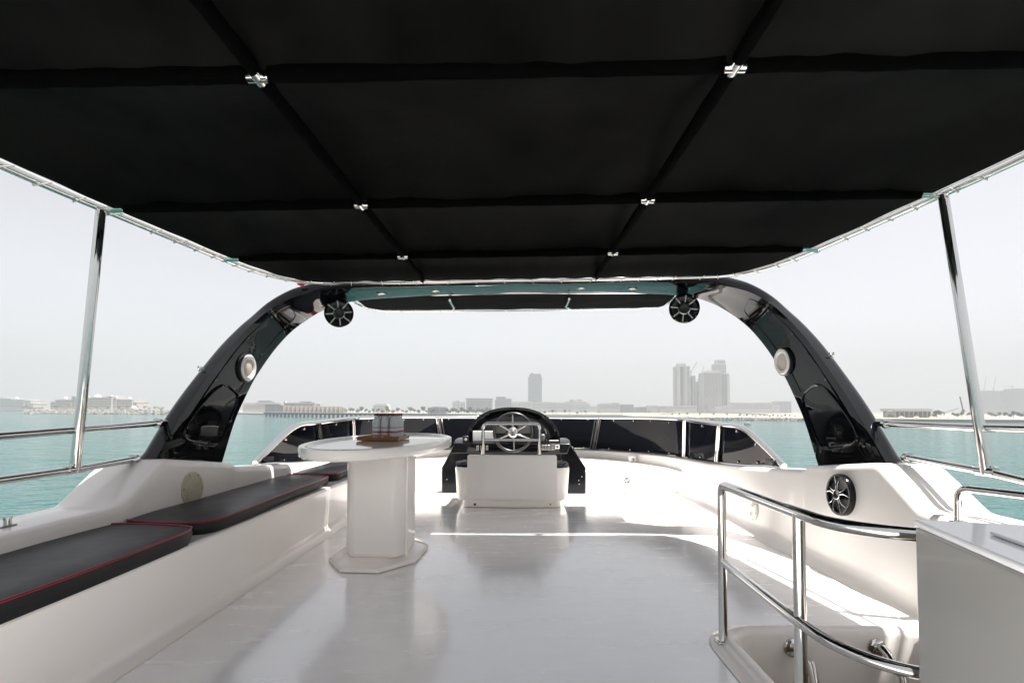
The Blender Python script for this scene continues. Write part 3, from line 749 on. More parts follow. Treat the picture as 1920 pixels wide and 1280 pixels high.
for py in (836.5, 840.5):
    q = PY(1035.3, py, Y0 - .02); obj('socket_ring', MB().lathe([(.011, .004), (.008, .005), (.005, 0), (0, 0)], frame(V(q.x, Y0 - .02, q.z), V(0, -1, 0)), 14), M_CHROME, pl_)
ig = slab('ignition_plate', 1041, 833.5, 1049, 841, M_WHITEP, hc, .008, .003, Y0 - .012)
q = PY(1045, 837.3, Y0 - .02); obj('key_knob', MB().lathe([(0, .016), (.012, .014), (.013, 0)], frame(V(q.x, Y0 - .02, q.z), V(0, -1, 0)), 14), M_BLKP, ig)
# throttle
q = PY(1017, 826, Y0 + .12); tb = empty('dummy', (0, 0, 0)) if False else None
th = obj('throttle_base', MB().box((q.x - .035, Y0 + .08, zt + .02), (q.x + .03, Y0 + .20, zt + .11)), M_GREYP, hc, bevel=.012)
a = PY(1025, 824, Y0 + .12); b = PY(1023, 808, Y0 + .12); c = PY(1019, 802, Y0 + .12)
obj('throttle_lever', MB().tube(crom([a - V(0, 0, .03), a, b, c], 5), .008, 8), M_CHROME, th)
obj('lever_knob', MB().blob(c, .018, 2, 0), M_BLKP, th)
a = PY(1029.5, 827, Y0 + .06); b = PY(1047.5, 827, Y0 + .06)
obj('grey_handset', MB().tube([a, b], .017, 12), M_GREYP, hc)
sp_ = PY(1091, 842, Y0 + .3)
obj('side_speaker', MB().lathe([(0, .01), (.05, .02), (.06, .01), (.06, -.02)], frame(V(x1 + .055, Y0 + .25, zt - .10), V(1, -.3, .55)), 18), M_STEELD, hc)
# steering wheel
wcn = PY(962, 810.5, Y0 - .06); ax = V(0, -1, .18).normalized(); Mx = frame(wcn, ax)
sw = empty('steering_wheel', wcn, 'grey rimmed steering wheel with polished spokes on the helm console', 'steering wheel')
RW = 0.226
obj('rim', MB().tube([Mx @ V(RW * math.cos(t), RW * math.sin(t), .03) for t in [2 * math.pi * k / 48 for k in range(48)]], .0165, 12, True), M_RIM, sw)
for a in (92, 152, 28, -22, -86, 206):
    d = V(math.cos(R(a)), math.sin(R(a)), 0)
    obj('spoke', MB().tube([Mx @ (d * .05 + V(0, 0, .0)), Mx @ (d * .12 + V(0, 0, .012)), Mx @ (d * (RW - .008) + V(0, 0, .03))], [.013, .009, .0085], 10), M_CHROME, sw)
obj('hub', MB().lathe([(0, .058), (.028, .054), (.044, .046), (.060, .034), (.068, .018), (.070, -.01), (.05, -.03)], Mx, 28), M_CHROME, sw)
obj('hub_cap', MB().lathe([(0, .063), (.018, .061), (.025, .055)], Mx, 20), M_GREYP, sw)
obj('column', MB().lathe([(.03, -.16), (.03, -.02), (0, -.02)], Mx, 16), M_BLKP, sw)

# ================================================================== helm seat
YS = 5.46
def sp(px, py, y=YS): return PY(px, py, y)
sx = sp(960, 900).x; z_arm = sp(960, 877).z; z_top = sp(960, 853).z
hsr = empty('helm_bench_seat', (sx, YS + .3, 0), 'white double helm seat on a plinth seen from behind', 'seat')
wa = (sp(1070, 880).x - sp(850, 880).x) / 2; wbk = (sp(1044, 860).x - sp(877, 860).x) / 2; wp = (sp(1054, 945).x - sp(867, 945).x) / 2
def dshape(hw, y0, y1, r, bow, n=8):
    """plan outline: rounded corners, bowed rear edge"""
    p = []
    for k in range(13):
        t = -1 + 2 * k / 12; p.append(V(sx + t * (hw - r), y0 - bow * (1 - t * t), 0))
    for k in range(1, n + 1):
        a = R(-90 + 90 * k / n); p.append(V(sx + hw - r + r * math.cos(a), y0 + r + r * math.sin(a), 0))
    p += [V(sx + hw, y1, 0), V(sx - hw, y1, 0)]
    for k in range(n):
        a = R(180 + 90 * k / n); p.append(V(sx - hw + r + r * math.cos(a), y0 + r + r * math.sin(a), 0))
    return p
zpl = sp(960, 939).z
def stack(levels):
    return MB().loft([[q + V(0, 0, z) for q in dshape(*a)] for a, z in levels], True, False, True)
obj('plinth', stack([((wp, YS + .05, YS + .55, .06, .02), .004), ((wp, YS + .05, YS + .55, .06, .02), zpl + .01)]), M_GEL, hsr, bevel=.006)
obj('seat_body', stack([((wa * .955, YS + .03, YS + .58, .14, .03), zpl), ((wa * .965, YS + .02, YS + .60, .14, .03), zpl + .02), ((wa, YS, YS + .62, .16, .03), z_arm - .015), ((wa - .006, YS + .006, YS + .615, .155, .03), z_arm)]), M_GEL, hsr, smooth=40)
bk = MB()
secs = []
for z, ins in ((zpl + .03, 0), (z_top - .012, 0), (z_top - .003, .006), (z_top, .016)):
    r_ = []
    for k in range(13):
        t = -1 + 2 * k / 12; r_.append(V(sx + t * (wbk - ins), YS - .030 + ins * .6 - .028 * (1 - t * t), z))
    for k in range(13):
        t = 1 - 2 * k / 12; r_.append(V(sx + t * (wbk - ins), YS + .10 - ins * .6 - .028 * (1 - t * t), z))
    secs.append(r_)
obj('backrest', MB().loft(secs, True, False, True), M_GEL, hsr, smooth=40)
# dark loose cover showing beside the back rest
for s in (-1, 1):
    c = V(sx + s * (wa - .092), YS + .22, z_arm + .012)
    obj('seat_cover', MB().blob(c, .108, 4, .38, 2.2, 3.3 + s, (.82, 1.7, .42)), M_CUSHS, hsr, smooth=180)
obj('seat_cushion', MB().box((sx - wbk, YS + .12, z_arm - .01), (sx + wbk, YS + .60, z_arm + .06)), M_CUSHS, hsr, bevel=.03, seg=3)
for px, rr in ((890, .013), (1032.5, .008)):
    q = sp(px, 946); obj('drain_hole', MB().lathe([(0, .003), (rr, .003), (rr, 0)], frame(V(q.x, YS + .031, q.z), V(0, -1, 0)), 14), M_BLKP, hsr)
xl, xr = sp(905.5, 800).x, sp(1012, 800).x; zr = sp(960, 794.5).z; z2 = sp(960, 825).z
hr = obj('grab_frame', MB().tube(fillet([V(xl, YS + .03, z_top - .02), V(xl, YS + .03, zr), V(xr, YS + .03, zr), V(xr, YS + .03, z_top - .02)], .055), .0165, 12), M_CHROME, hsr)
obj('cross_bar', MB().tube([V(xl, YS + .03, z2), V(xr, YS + .03, z2)], .0145, 10), M_CHROME, hr)
for x in (xl, xr): obj('foot', MB().lathe([(0, .006), (.026, .006), (.028, 0)], frame(V(x, YS + .03, z_top), V(0, 0, 1)), 14), M_CHROME, hr)

# ================================================================== port bench with cushions
bn = empty('bench', (-1.85, 2.6, 0), 'long white moulded bench along the left side of the deck', 'bench')
ff = MB().prism([V(-1.56, -1.3, .003), V(-1.535, -1.3, .362), V(-2.09, -1.3, .362), V(-2.12, -1.3, .003)], V(0, 7.8, 0))
obj('seat_box', ff, M_GEL, bn, smooth=30, bevel=.02, seg=3)
obj('base_fillet', MB().loft([[V(-1.56 + a, y, b) for a, b in ((.085, .0018), (.03, .008), (.008, .03), (-.002, .085))] for y in (-1.3, 6.49)], False), M_GEL, bn, smooth=180)
def cushion(pts, label, wav=0.010, z0=.368, z1=.428):
    """pts: plan outline; top with a rounded edge, red piping round the top"""
    pts = [Vector(p) for p in pts]; dense = []
    n_ = len(pts)
    for i in range(n_):
        a, b = pts[i], pts[(i + 1) % n_]; m = max(2, int((b - a).length / .09))
        for k in range(m): dense.append(lerp(a, b, k / m))
    # ease corners
    for _ in range(2): dense = [(dense[i - 1] + dense[i] * 2 + dense[(i + 1) % len(dense)]) / 4 for i in range(len(dense))]
    c = sum(dense, V(0, 0, 0)) / len(dense)
    root = empty('seat_cushion', V(c.x, c.y, z0 - .006), label, 'cushion', 'cushions on the left bench')
    def wv(q): return V(noise.noise(V(q.y * 2.1, q.x, 1)) * wav, noise.noise(V(q.y, q.x * 2.1, 7)) * wav, 0)
    def wz(q): return noise.noise(V(q.x * 1.3, q.y * 1.3, 5)) * .008
    def ring(ins, z, lift=1): return [q + wv(q) + (c - q).normalized() * ins + V(0, 0, z + wz(q) * lift) for q in dense]
    rings = [ring(.010, z0 - .008, .3), ring(.0, z0 + .01, .4), ring(-.006, (z0 + z1) / 2, .6), ring(0, z1 - .008), ring(.004, z1 - .002)]
    obj('side', MB().loft(rings, True, False, False), M_CUSHS, root, smooth=180)
    # top as scaled rings with a soft dome
    tops = [rings[-1]]
    for k in range(1, 9):
        f = k / 9; tops.append([lerp(q, V(c.x, c.y, 0), f) * 1.0 for q in ring(0.004, 0, 0)])
        tops[-1] = [V(q.x, q.y, z1 + .010 * min(1, f * 4) + wz(q)) for q in tops[-1]]
    mb = MB().loft(tops, True); mb.add([V(c.x, c.y, z1 + .010)] + tops[-1], [(0, i + 1, (i + 1) % len(dense) + 1) for i in range(len(dense))])
    obj('top', mb, M_CUSH, root, smooth=180)
    obj('piping', MB().tube([q + V(0, 0, .003) for q in ring(.001, z1 - .003)], .0052, 6, True), M_RED, root)
cushion([(-1.535, 2.62, 0), (-2.045, 2.66, 0), (-2.045, -0.7, 0), (-1.50, -0.7, 0)], 'black cushion with red piping nearest the camera on the left bench')
cushion([(-1.60, 4.62, 0), (-2.045, 4.66, 0), (-2.045, 2.70, 0), (-1.555, 2.67, 0)], 'middle black cushion with red piping beside the round hatch plate')
cushion([(-1.66, 6.40, 0), (-2.03, 6.40, 0), (-2.035, 4.71, 0), (-1.605, 4.67, 0)], 'black cushion with red piping farthest forward behind the table')

# ================================================================== table
TC = V(-.965, 3.90, 0); TA, TBm = .455, 1.06; TROT = R(-1.5); TZ = .782
def ell(k, ins=0, n=96):
    t = 2 * math.pi * k / n; q = V((TA - ins) * math.cos(t), (TBm - ins) * math.sin(t), 0)
    return TC + Matrix.Rotation(TROT, 3, 'Z') @ q
tbl = empty('oval_table', (TC.x, TC.y, 0), 'oval white moulded table on a wide angular pedestal', 'table')
prof = [(.10, TZ - .066), (.02, TZ - .066), (.004, TZ - .060), (0, TZ - .05), (0, TZ - .010), (.004, TZ - .003), (.012, TZ), (.042, TZ), (.048, TZ - .003), (.054, TZ - .012), (.062, TZ - .0145)]
tp = MB().loft([[ell(k, i_) + V(0, 0, z) for k in range(96)] for i_, z in prof], True)
inner = [ell(k, .062) + V(0, 0, TZ - .0145) for k in range(96)]; tp.add(inner, [tuple(range(96))])
und = [ell(k, .10) + V(0, 0, TZ - .066) for k in range(96)]; tp.add(und, [tuple(reversed(range(96)))])
obj('table_top', tp, M_TABLE, tbl, smooth=35)
def octo(hw, hl, cw, cl, cx, cy, rot=0):
    p = [V(-hw + cw, -hl, 0), V(hw - cw, -hl, 0), V(hw, -hl + cl, 0), V(hw, hl - cl, 0), V(hw - cw, hl, 0), V(-hw + cw, hl, 0), V(-hw, hl - cl, 0), V(-hw, -hl + cl, 0)]
    return [Matrix.Rotation(rot, 3, 'Z') @ q + V(cx, cy, 0) for q in p]
PXc, PYc = -.915, 3.61
ped = MB()
up = octo(.200, .205, .055, .075, PXc, PYc, R(-2))
ped.loft([[q + V(0, 0, z) for q in up] for z in (.055, TZ - .064)], True, False, True)
pd = obj('pedestal', ped, M_TABLE, tbl, smooth=40, bevel=.032, seg=5)
obj('cover_strip', MB().bar(up[2] + V(.004, -.012, .06), up[2] + V(.004, -.012, TZ - .06), .012, .012, V(1, 0, 0)), M_TABLE, pd, bevel=.003)
bp = octo(.290, .43, .17, .24, -.945, 3.71, R(-3))
obj('base_plate', MB().loft([[lerp(q, V(PXc, PYc, 0), i_) + V(0, 0, z) for q in bp] for i_, z in ((0, .004), (0, .022), (.02, .030), (.10, .036), (.30, .058))], True, False, True), M_TABLE, tbl, smooth=30, bevel=.004)
q = TC + V(.30, -.62, 0); obj('screw', MB().lathe([(0, .003), (.004, .002), (.005, 0)], frame(PY(779, 837, 3.45), V(.5, -1, 0)), 8), M_STEELD, tbl)

# tray and bottles
ZT = TZ - .0143
A = PZ(671, 826.5, ZT); B = PZ(744.5, 827, ZT); ux = (B - A).normalized(); uy = V(-ux.y, ux.x, 0); TWd = (B - A).length; TL = .34
def tr(a, b, z=0): return A + ux * a + uy * b + V(0, 0, z)
tray = empty('serving_tray', tr(TWd / 2, TL / 2), 'small brown wooden tray on the oval table', 'tray')
obj('tray_floor', MB().prism([tr(.008, .008, .003), tr(TWd - .008, .008, .003), tr(TWd - .008, TL - .008, .003), tr(.008, TL - .008, .003)], V(0, 0, .008)), M_WOOD, tray)
def wall(b0, m, lab):
    # arched end wall with a hand slot
    zs = lambda a: .030 + .017 * math.sin(math.pi * a / TWd) ** 1.2
    xs = [TWd * k / 20 for k in range(21)]; s0, s1 = TWd * .36, TWd * .66
    mb = MB()
    outer_ = [V(-.006, .004, 0), V(TWd + .006, .004, 0)] + [V(a if 0 < a < TWd else (a + (.014 if a else -.014)), zs(a), 0) for a in reversed(xs)]
    hl = []
    for cx_, a0 in ((s1 - .009, -90), (s0 + .009, 90)):
        for k in range(7): hl.append(V(cx_ + .008 * math.cos(R(a0 + 30 * k)), .031 + .0065 * math.sin(R(a0 + 30 * k)), 0))
    pts = outer_ + hl; tri = tessellate_polygon([outer_, hl])
    f3 = lambda q, d: tr(q.x, b0 + d - (q.y * .12 if b0 < .1 else -q.y * .12), q.y)
    N = len(pts)
    mb.add([f3(q, 0) for q in pts] + [f3(q, .009) for q in pts], [tuple(t) for t in tri] + [tuple(N + i for i in reversed(t)) for t in tri] +
           [(i, (i + 1) % len(outer_), N + (i + 1) % len(outer_), N + i) for i in range(len(outer_))] +
           [(len(outer_) + i, len(outer_) + (i + 1) % len(hl), N + len(outer_) + (i + 1) % len(hl), N + len(outer_) + i) for i in range(len(hl))])
    return obj('end_wall', mb, m, tray, smooth=30)
wall(0, M_WOOD, ''); wall(TL - .009, M_WOOD, '')
for a0, s in ((0.0, -1), (TWd - .008, 1)):
    obj('side_wall', MB().add([tr(a0, .009, .003), tr(a0 + .008, .009, .003), tr(a0 + .008, TL - .01, .003), tr(a0, TL - .01, .003),
        tr(a0 + s * .010, .004, .031), tr(a0 + .008 + s * .010, .004, .031), tr(a0 + .008 + s * .010, TL - .004, .031), tr(a0 + s * .010, TL - .004, .031)],
        [(3, 2, 1, 0), (4, 5, 6, 7), (0, 1, 5, 4), (1, 2, 6, 5), (2, 3, 7, 6), (3, 0, 4, 7)]), M_WOODP if s > 0 else M_WOOD, tray, smooth=0)
bz = ZT + .0112
pb = empty('water_bottle', (0, 0, 0), None, 'bottle', 'water bottles on the tray')
hb = .176; rb = .0292
bprof = [(0, .002), (rb * .8, 0), (rb, .006), (rb, .03), (rb * .96, .034), (rb, .038), (rb, .06), (rb * .97, .064), (rb, .068), (rb, .122), (rb * .93, .136), (rb * .66, .154), (.0135, .166), (.0135, hb)]
obj('body', MB().lathe(bprof, None, 20), M_PET, pb, smooth=50)
obj('label', MB().lathe([(rb + .0006, .046), (rb + .0006, .058)], None, 20), M_LABR, pb)
obj('label', MB().lathe([(rb + .0006, .082), (rb + .0006, .087)], None, 20), M_LABR, pb)
obj('label', MB().lathe([(rb + .0004, .068), (rb + .0004, .074)], None, 20), M_LABW, pb)
obj('cap', MB().lathe([(.0, hb + .013), (.0180, hb + .013), (.0190, hb + .011), (.0190, hb - .006), (.014, hb - .006)], None, 18), M_CAP, pb)
c0 = PZ(716, 822, ZT)
first = True
colw = ('left', 'middle', 'right'); roww = ('front', 'second', 'third', 'rear')
for j in range(4):
    for i in range(3):
        b_ = pb if first else copy_tree(pb); first = False
        b_.location = tr(TWd * .62 + (i - 1) * .0635, .07 + j * .0635, .0125)
        b_['label'] = 'red-capped water bottle at the %s of the %s row on the tray' % (colw[i], roww[j])

# ================================================================== stair rail, ladder, cabinet
def relax(P, it=14):
    for _ in range(it): P = [P[0]] + [(P[i - 1] + P[i] * 2 + P[i + 1]) / 4 for i in range(1, len(P) - 1)] + [P[-1]]
    return P
sr = empty('stair_rail', (.87, 1.9, 0), 'two-bar steel handrail curving round the stair opening', 'handrail')
f0 = PZ(1356, 1203, .015); xs_ = f0.x; ZR = .69
p1 = V(xs_, f0.y, ZR); p1.z = PY(1353, 908, f0.y).z; ZR = p1.z
b2 = PZ(1497, 962, ZR); c2 = PZ(1570, 983, ZR); c3 = PZ(1715, 1002, ZR)
tp_ = [V(xs_, f0.y, .02), p1] 
topc = crom([V(p1.x, p1.y, ZR), V(b2.x, b2.y, ZR), c2, c3, c3 + V(.35, -.10, 0), c3 + V(.62, -.10, 0)], 8); topc = relax(topc)
arc = fillet([V(xs_, f0.y, .02), V(p1.x, p1.y, ZR), topc[3]], .05)
obj('top_rail', MB().tube(arc[:-1] + topc[3:], .0185, 14), M_CHROME, sr)
zm = PY(1352, 1052, f0.y).z
m2 = PZ(1497, 1165, zm); m3 = PZ(1575, 1213, zm); m4 = PZ(1728, 1266, zm)
obj('middle_rail', MB().tube(relax(crom([V(p1.x, p1.y, zm), V(m2.x, m2.y, zm), m3, m4, m4 + V(.35, -.08, 0), m4 + V(.62, -.08, 0)], 8)), .0165, 12), M_CHROME, sr)
obj('post', MB().tube([V(b2.x, b2.y, .016), V(b2.x, b2.y, ZR)], .0185, 14), M_CHROME, sr)
for q in (V(xs_, f0.y, .014), V(b2.x, b2.y, .014)):
    obj('base_flange', MB().prism([q + V(a, b, 0) for a, b in ((-.03, -.028), (.03, -.028), (.03, .028), (-.03, .028))], V(0, 0, .012)), M_CHROME, sr, bevel=.005)
ld = empty('stair_ladder', (1.4, 2.2, -2.3), 'steel ladder with flat treads leading down the stair opening', 'ladder')
for px in (1487, 1644):
    q = PY(px, 1214, HY1 + .015)
    obj('flange', MB().lathe([(0, .014), (.030, .012), (.040, .006), (.041, 0)], frame(q + V(0, .004, 0), V(0, -1, 0)), 20), M_CHROME, ld)
    obj('stringer', MB().tube(crom([q, q + V(.0, -.05, .012), q + V(.006, -.12, -.05), q + V(.01, -.19, -.20), q + V(.01, -.75, -2.15)], 7), .018, 12), M_CHROME, ld)
xa, xb = PY(1500, 1250, 2.25).x, PY(1662, 1250, 2.25).x
for k in range(7):
    y = 2.28 - .078 * k; z = -.245 - .29 * k
    obj('tread', MB().box((xa - .01, y - .13, z - .03), (xb + .02, y + .03, z)), M_STEP, ld, bevel=.008)
cab = empty('cabinet', (1.2, .8, 0), 'pale grey moulded cabinet with glossy top in the near right corner', 'cabinet')
zc = .752
k1 = PZ(1714, 973, zc); k2 = PZ(1920, 1058, zc)
dirn = (k2 - k1).normalized(); side = V(-dirn.y, dirn.x, 0)
if side.x < 0: side = -side
W = .62; Lc = 1.15
q0 = [k1, k1 + dirn * Lc, k1 + dirn * Lc + side * W, k1 + side * W]
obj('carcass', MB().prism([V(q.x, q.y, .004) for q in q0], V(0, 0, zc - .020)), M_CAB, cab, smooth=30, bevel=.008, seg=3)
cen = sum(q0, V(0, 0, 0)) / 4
tb_ = obj('lightened_top', MB().prism([lerp(V(q.x, q.y, zc - .0155), V(cen.x, cen.y, zc - .0155), -.006) for q in q0], V(0, 0, .0155)), M_CABTOP, cab, smooth=30, bevel=.006, seg=3)  # added slab carrying the lightened colour of the cabinet top
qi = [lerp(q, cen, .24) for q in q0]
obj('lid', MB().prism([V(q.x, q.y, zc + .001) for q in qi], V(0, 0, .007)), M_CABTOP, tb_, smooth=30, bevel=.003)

# ================================================================== fittings on the bulwark
def wallpt(px, py, right):
    hit, nrm, _, _ = BW.ray_cast(CAM, ray(px, py).normalized())
    if nrm.dot(hit - CAM) > 0: nrm = -nrm
    return hit, nrm
WN = V(1, 0, -.15).normalized()
q, nn = wallpt(1581, 927, True); Mx = frame(q + nn * .010, nn)
wsr = empty('wall_speaker', q, 'round black speaker with steel spokes on the right bulwark', 'speaker')
RS_ = .128
obj('rim', MB().lathe([(RS_, -.01), (RS_, .018), (RS_ * .97, .026), (RS_ * .88, .026), (RS_ * .84, .016), (RS_ * .82, -.002)], Mx, 40), M_BLACKC, wsr)
obj('cone', MB().lathe([(RS_ * .84, .004), (RS_ * .75, .007), (RS_ * .68, .004), (RS_ * .3, -.006), (0, -.006)], Mx, 36), M_BLKP, wsr)
obj('hub', MB().lathe([(RS_ * .24, -.006), (RS_ * .24, .030), (RS_ * .20, .036), (RS_ * .16, .033), (0, .032)], Mx, 28), M_BLACKC, wsr)
obj('hub_ring', MB().tube([Mx @ V(RS_ * .235 * math.cos(t), RS_ * .235 * math.sin(t), .033) for t in [2 * math.pi * k / 28 for k in range(28)]], .0032, 6, True), M_CHROME, wsr)
for k in range(5):
    a = R(90 + 72 * k)
    for d_ in (-.17, .17):
        r0 = V(math.cos(a + d_ * 1.4), math.sin(a + d_ * 1.4), 0); r1 = V(math.cos(a + d_ * 1.75), math.sin(a + d_ * 1.75), 0); rm = V(math.cos(a + d_ * .95), math.sin(a + d_ * .95), 0)
        obj('spoke', MB().tube(crom([Mx @ (r0 * RS_ * .24 + V(0, 0, .030)), Mx @ (rm * RS_ * .55 + V(0, 0, .030)), Mx @ (r1 * RS_ * .88 + V(0, 0, .024))], 4), .0042, 6), M_CHROME, wsr)
def hatch_plate(px, py, right, r_, m, label, rot):
    q, nn = wallpt(px, py, right); Mx = frame(q + nn * .004, nn)
    root = empty('hatch_plate', q, label, 'hatch plate')
    pl = obj('plate', MB().lathe([(r_, -.004), (r_, .006), (r_ * .97, .009), (r_ * .84, .009), (r_ * .82, .006), (r_ * .79, .006), (r_ * .77, .010), (0, .011)], Mx, 44), m, root, smooth=30)
    for s in (-1, 1):
        c = Mx @ V(math.cos(rot) * r_ * .45 * s, math.sin(rot) * r_ * .45 * s, .0105)
        obj('finger_ring', MB().tube([c + (Mx.to_3x3() @ V(.018 * math.cos(t), .018 * math.sin(t), .001)) for t in [2 * math.pi * k / 18 for k in range(18)]], .003, 6, True), m, root)
        obj('finger_hole', MB().lathe([(.017, .0005), (.010, .001), (0, .001)], frame(c, nn), 16), M_STEELD if right else M_PLATE, root)
    for k in range(6):
        a = rot + R(30 + 60 * k); c = Mx @ V(math.cos(a) * r_ * .91, math.sin(a) * r_ * .91, .009)
        obj('screw', MB().lathe([(0, .002), (.004, .0015), (.005, 0)], frame(c, nn), 8), M_BLKP, root)
hatch_plate(359, 916, False, .105, M_PLATE, 'yellowed round hatch plate on the left bulwark above the cushions', R(25))
hatch_plate(1413, 955, True, .088, M_PLATEW, 'white round hatch plate low on the right bulwark', R(75))
# cleat on the port coaming
q = PZ(14, 981, .515); q.x = max(q.x, -2.24)
cl = empty('cleat', V(q.x, q.y, .503), 'small dark steel cleat on the left coaming', 'cleat')
obj('base', MB().box((q.x - .012, q.y - .035, .503), (q.x + .012, q.y + .035, .509)), M_STEELD, cl, bevel=.004)
for dy in (-.011, .011): obj('horn', MB().tube([V(q.x, q.y + dy, .506), V(q.x, q.y + dy, .528), V(q.x, q.y + dy * 1.6, .542)], [.006, .0055, .004], 8), M_STEELD, cl)
# ================================================================== far shore
LAND = SEA_Z + 1.2
def fx(px, Y, py=768): return PY(px, py, Y).x
def fz(py, Y, px=960): return PY(px, py, Y).z
def land(name, front, back_y, z1=LAND, m=M_SAND):
    """front: list of (px, Y) along the waterline, left to right"""
    pts = [V(fx(px, Y), Y, SEA_Z - .5) for px, Y in front]
    pts += [V(fx(front[-1][0], front[-1][1]) * back_y / front[-1][1], back_y, SEA_Z - .5), V(fx(front[0][0], front[0][1]) * back_y / front[0][1], back_y, SEA_Z - .5)]
    return tag(obj(name, MB().prism(pts, V(0, 0, z1 - SEA_Z + .5)), m, smooth=0), kind='structure')
land('beach_left', [(-150, 1050), (40, 1040), (60, 640), (330, 640), (440, 640), (470, 600), (505, 570)], 2600, SEA_Z + 1.6)
land('shore_middle', [(505, 640), (700, 640), (960, 640), (1180, 640)], 2600, SEA_Z + 1.2)
land('beach_right', [(1168, 372), (1260, 378), (1400, 372), (1500, 360), (1650, 350), (1800, 338), (2100, 330)], 2600, SEA_Z + 1.7)

def boulders(name, label, path, w, h, n, smin, smax):
    mb = MB(); base = MB().blob(V(0, 0, 0), 1, 1, .35, 1.3, 2)
    protos = [MB().blob(V(0, 0, 0), 1, 1, .6, 1.4, k * 3.1) for k in range(6)]
    for k in range(n):
        t = random.random() * (len(path) - 1); i = int(t); p = lerp(path[i], path[i + 1], t - i)
        u = random.uniform(-1, 1); s = random.uniform(smin, smax)
        c = p + V(random.uniform(-.5, .5), u * w, h * (1 - abs(u)) * random.uniform(.5, 1))
        rm = Euler((random.random() * 6, random.random() * 6, random.random() * 6)).to_matrix(); pr = protos[k % 6]
        mb.add([c + rm @ V(v.x * s, v.y * s * .8, v.z * s * .6) for v in pr.v], pr.f)
    return tag(obj(name, mb, M_ROCK, smooth=0, recalc=False), label, 'breakwater', kind='stuff')
boulders('breakwater', 'rough stone breakwater of pale boulders before the domed hotel', [V(fx(px, 575), 575, SEA_Z + .1) for px in (48, 120, 200, 300, 420)], 6, 4.4, 2400, .7, 1.7)
boulders('breakwater', 'low line of grey boulders along the water below the towers', [V(fx(px, Y - 2), Y - 2, SEA_Z) for px, Y in ((1175, 371), (1260, 376), (1400, 370), (1500, 358))], 2.6, 1.9, 1500, .35, .85)

def bbox(mb, x0, x1, y0, y1, Y, dep, zb=LAND - .3):
    return mb.box((fx(x0, Y), Y, zb if y1 is None else fz(y1, Y, x0)), (fx(x1, Y), Y + dep, fz(y0, Y, (x0 + x1) / 2)))
def windows(par, x0, x1, ytop, ybot, Y, nx, ny, m, fw=.55, fh=.5, name='window_rows'):
    mb = MB(); X0, X1 = fx(x0, Y), fx(x1, Y); Z1, Z0 = fz(ytop, Y, x0), fz(ybot, Y, x0); dx = (X1 - X0) / nx; dz = (Z1 - Z0) / ny
    for i in range(nx):
        for j in range(ny):
            cx_, cz_ = X0 + (i + .5) * dx, Z0 + (j + .5) * dz
            mb.box((cx_ - dx * fw / 2, Y - .12, cz_ - dz * fh / 2), (cx_ + dx * fw / 2, Y + .1, cz_ + dz * fh / 2))
    return tag(obj(name, mb, m, par, smooth=0), kind='stuff')
def dome(par, px, ytop, rpx, Y, m, name='dome', yy=0):
    r_ = rpx * Y / F; z = fz(ytop, Y, px); c = V(fx(px, Y), Y + 4 + yy, z - r_ * .85)
    return obj(name, MB().lathe([(r_ * 1.08, -r_ * .45), (r_ * 1.08, 0), (r_, .0), (r_ * .95, r_ * .35), (r_ * .75, r_ * .65), (r_ * .4, r_ * .88), (r_ * .06, r_ * .98), (0, r_ * 1.2)], Matrix.Translation(c), 20), m, par)

# domed hotel behind the breakwater
Y = 720; ht = empty('domed_hotel', V(fx(178, Y), Y, LAND), 'large cream hotel with several white domes above the breakwater', 'hotel')
for x0, x1, yt, dy in ((94, 104, 753, 4), (103, 134, 749, 2), (133.5, 142, 742.5, 0), (142, 171, 746, 3), (170, 201, 744.5, 0), (200.5, 208.5, 742.5, -1), (208, 217, 746, 2), (216, 247, 748.5, 3), (246, 256, 753.5, 5)):
    w_ = obj('wing', bbox(MB(), x0, x1, yt, None, Y + dy, 24), M_HOTEL, ht, smooth=0)
    nx = max(1, int((x1 - x0) / 2.6)); ny = max(2, int((765 - yt) / 4.2))
    windows(w_, x0 + .6, x1 - .6, yt + 1.2, 763.5, Y + dy, nx, ny, M_HOTELD, .6, .55)
    obj('parapet', bbox(MB(), x0 - .25, x1 + .25, yt - .35, yt + .25, Y + dy - .35, 24.6), M_WBLD, w_, smooth=0)
for px, yt, rp in ((117.5, 743.6, 3.6), (138, 740.6, 2.4), (178, 739.6, 6.6), (204.5, 741, 2.4), (214, 742.6, 2.2), (239, 744.6, 3.4)): dome(ht, px, yt, rp, Y + 2, M_TENT)
gz = empty('beach_pavilion', V(fx(247, 660), 660, LAND), 'small white domed pavilion on the sand behind the breakwater', 'pavilion')
dome(gz, 247, 760.8, 5.2, 660, M_TENT)
for k in range(6): obj('column', MB().tube([V(fx(242.2 + k * 1.95, 660), 662, LAND - .3), V(fx(242.2 + k * 1.95, 660), 662, fz(763, 660, 247))], .25, 8), M_TENT, gz)
Y = 1000; h2 = empty('terraced_hotel', V(fx(25, Y), Y, LAND), 'cream terraced hotel with one white dome at the far left', 'hotel')
for x0, x1, yt, dy in ((-30, 18, 746.5, 0), (17, 44, 749, -1), (43, 57, 750, 1), (50, 62, 756, -2)):
    w_ = obj('wing', bbox(MB(), x0, x1, yt, None, Y + dy, 30), M_HOTEL, h2, smooth=0)
    windows(w_, max(0, x0) + .4, x1 - .4, yt + 1.5, 763, Y + dy, max(2, int((x1 - max(x0, 0)) / 2.5)), 4, M_HOTELD, .6, .5)
    obj('parapet', bbox(MB(), x0 - .3, x1 + .3, yt - .5, yt + .2, Y + dy - .5, 31), M_WBLD, w_, smooth=0)
dome(h2, 27, 744.2, 3.4, Y, M_TENT); dome(h2, 11, 745, 2, Y, M_TENT)

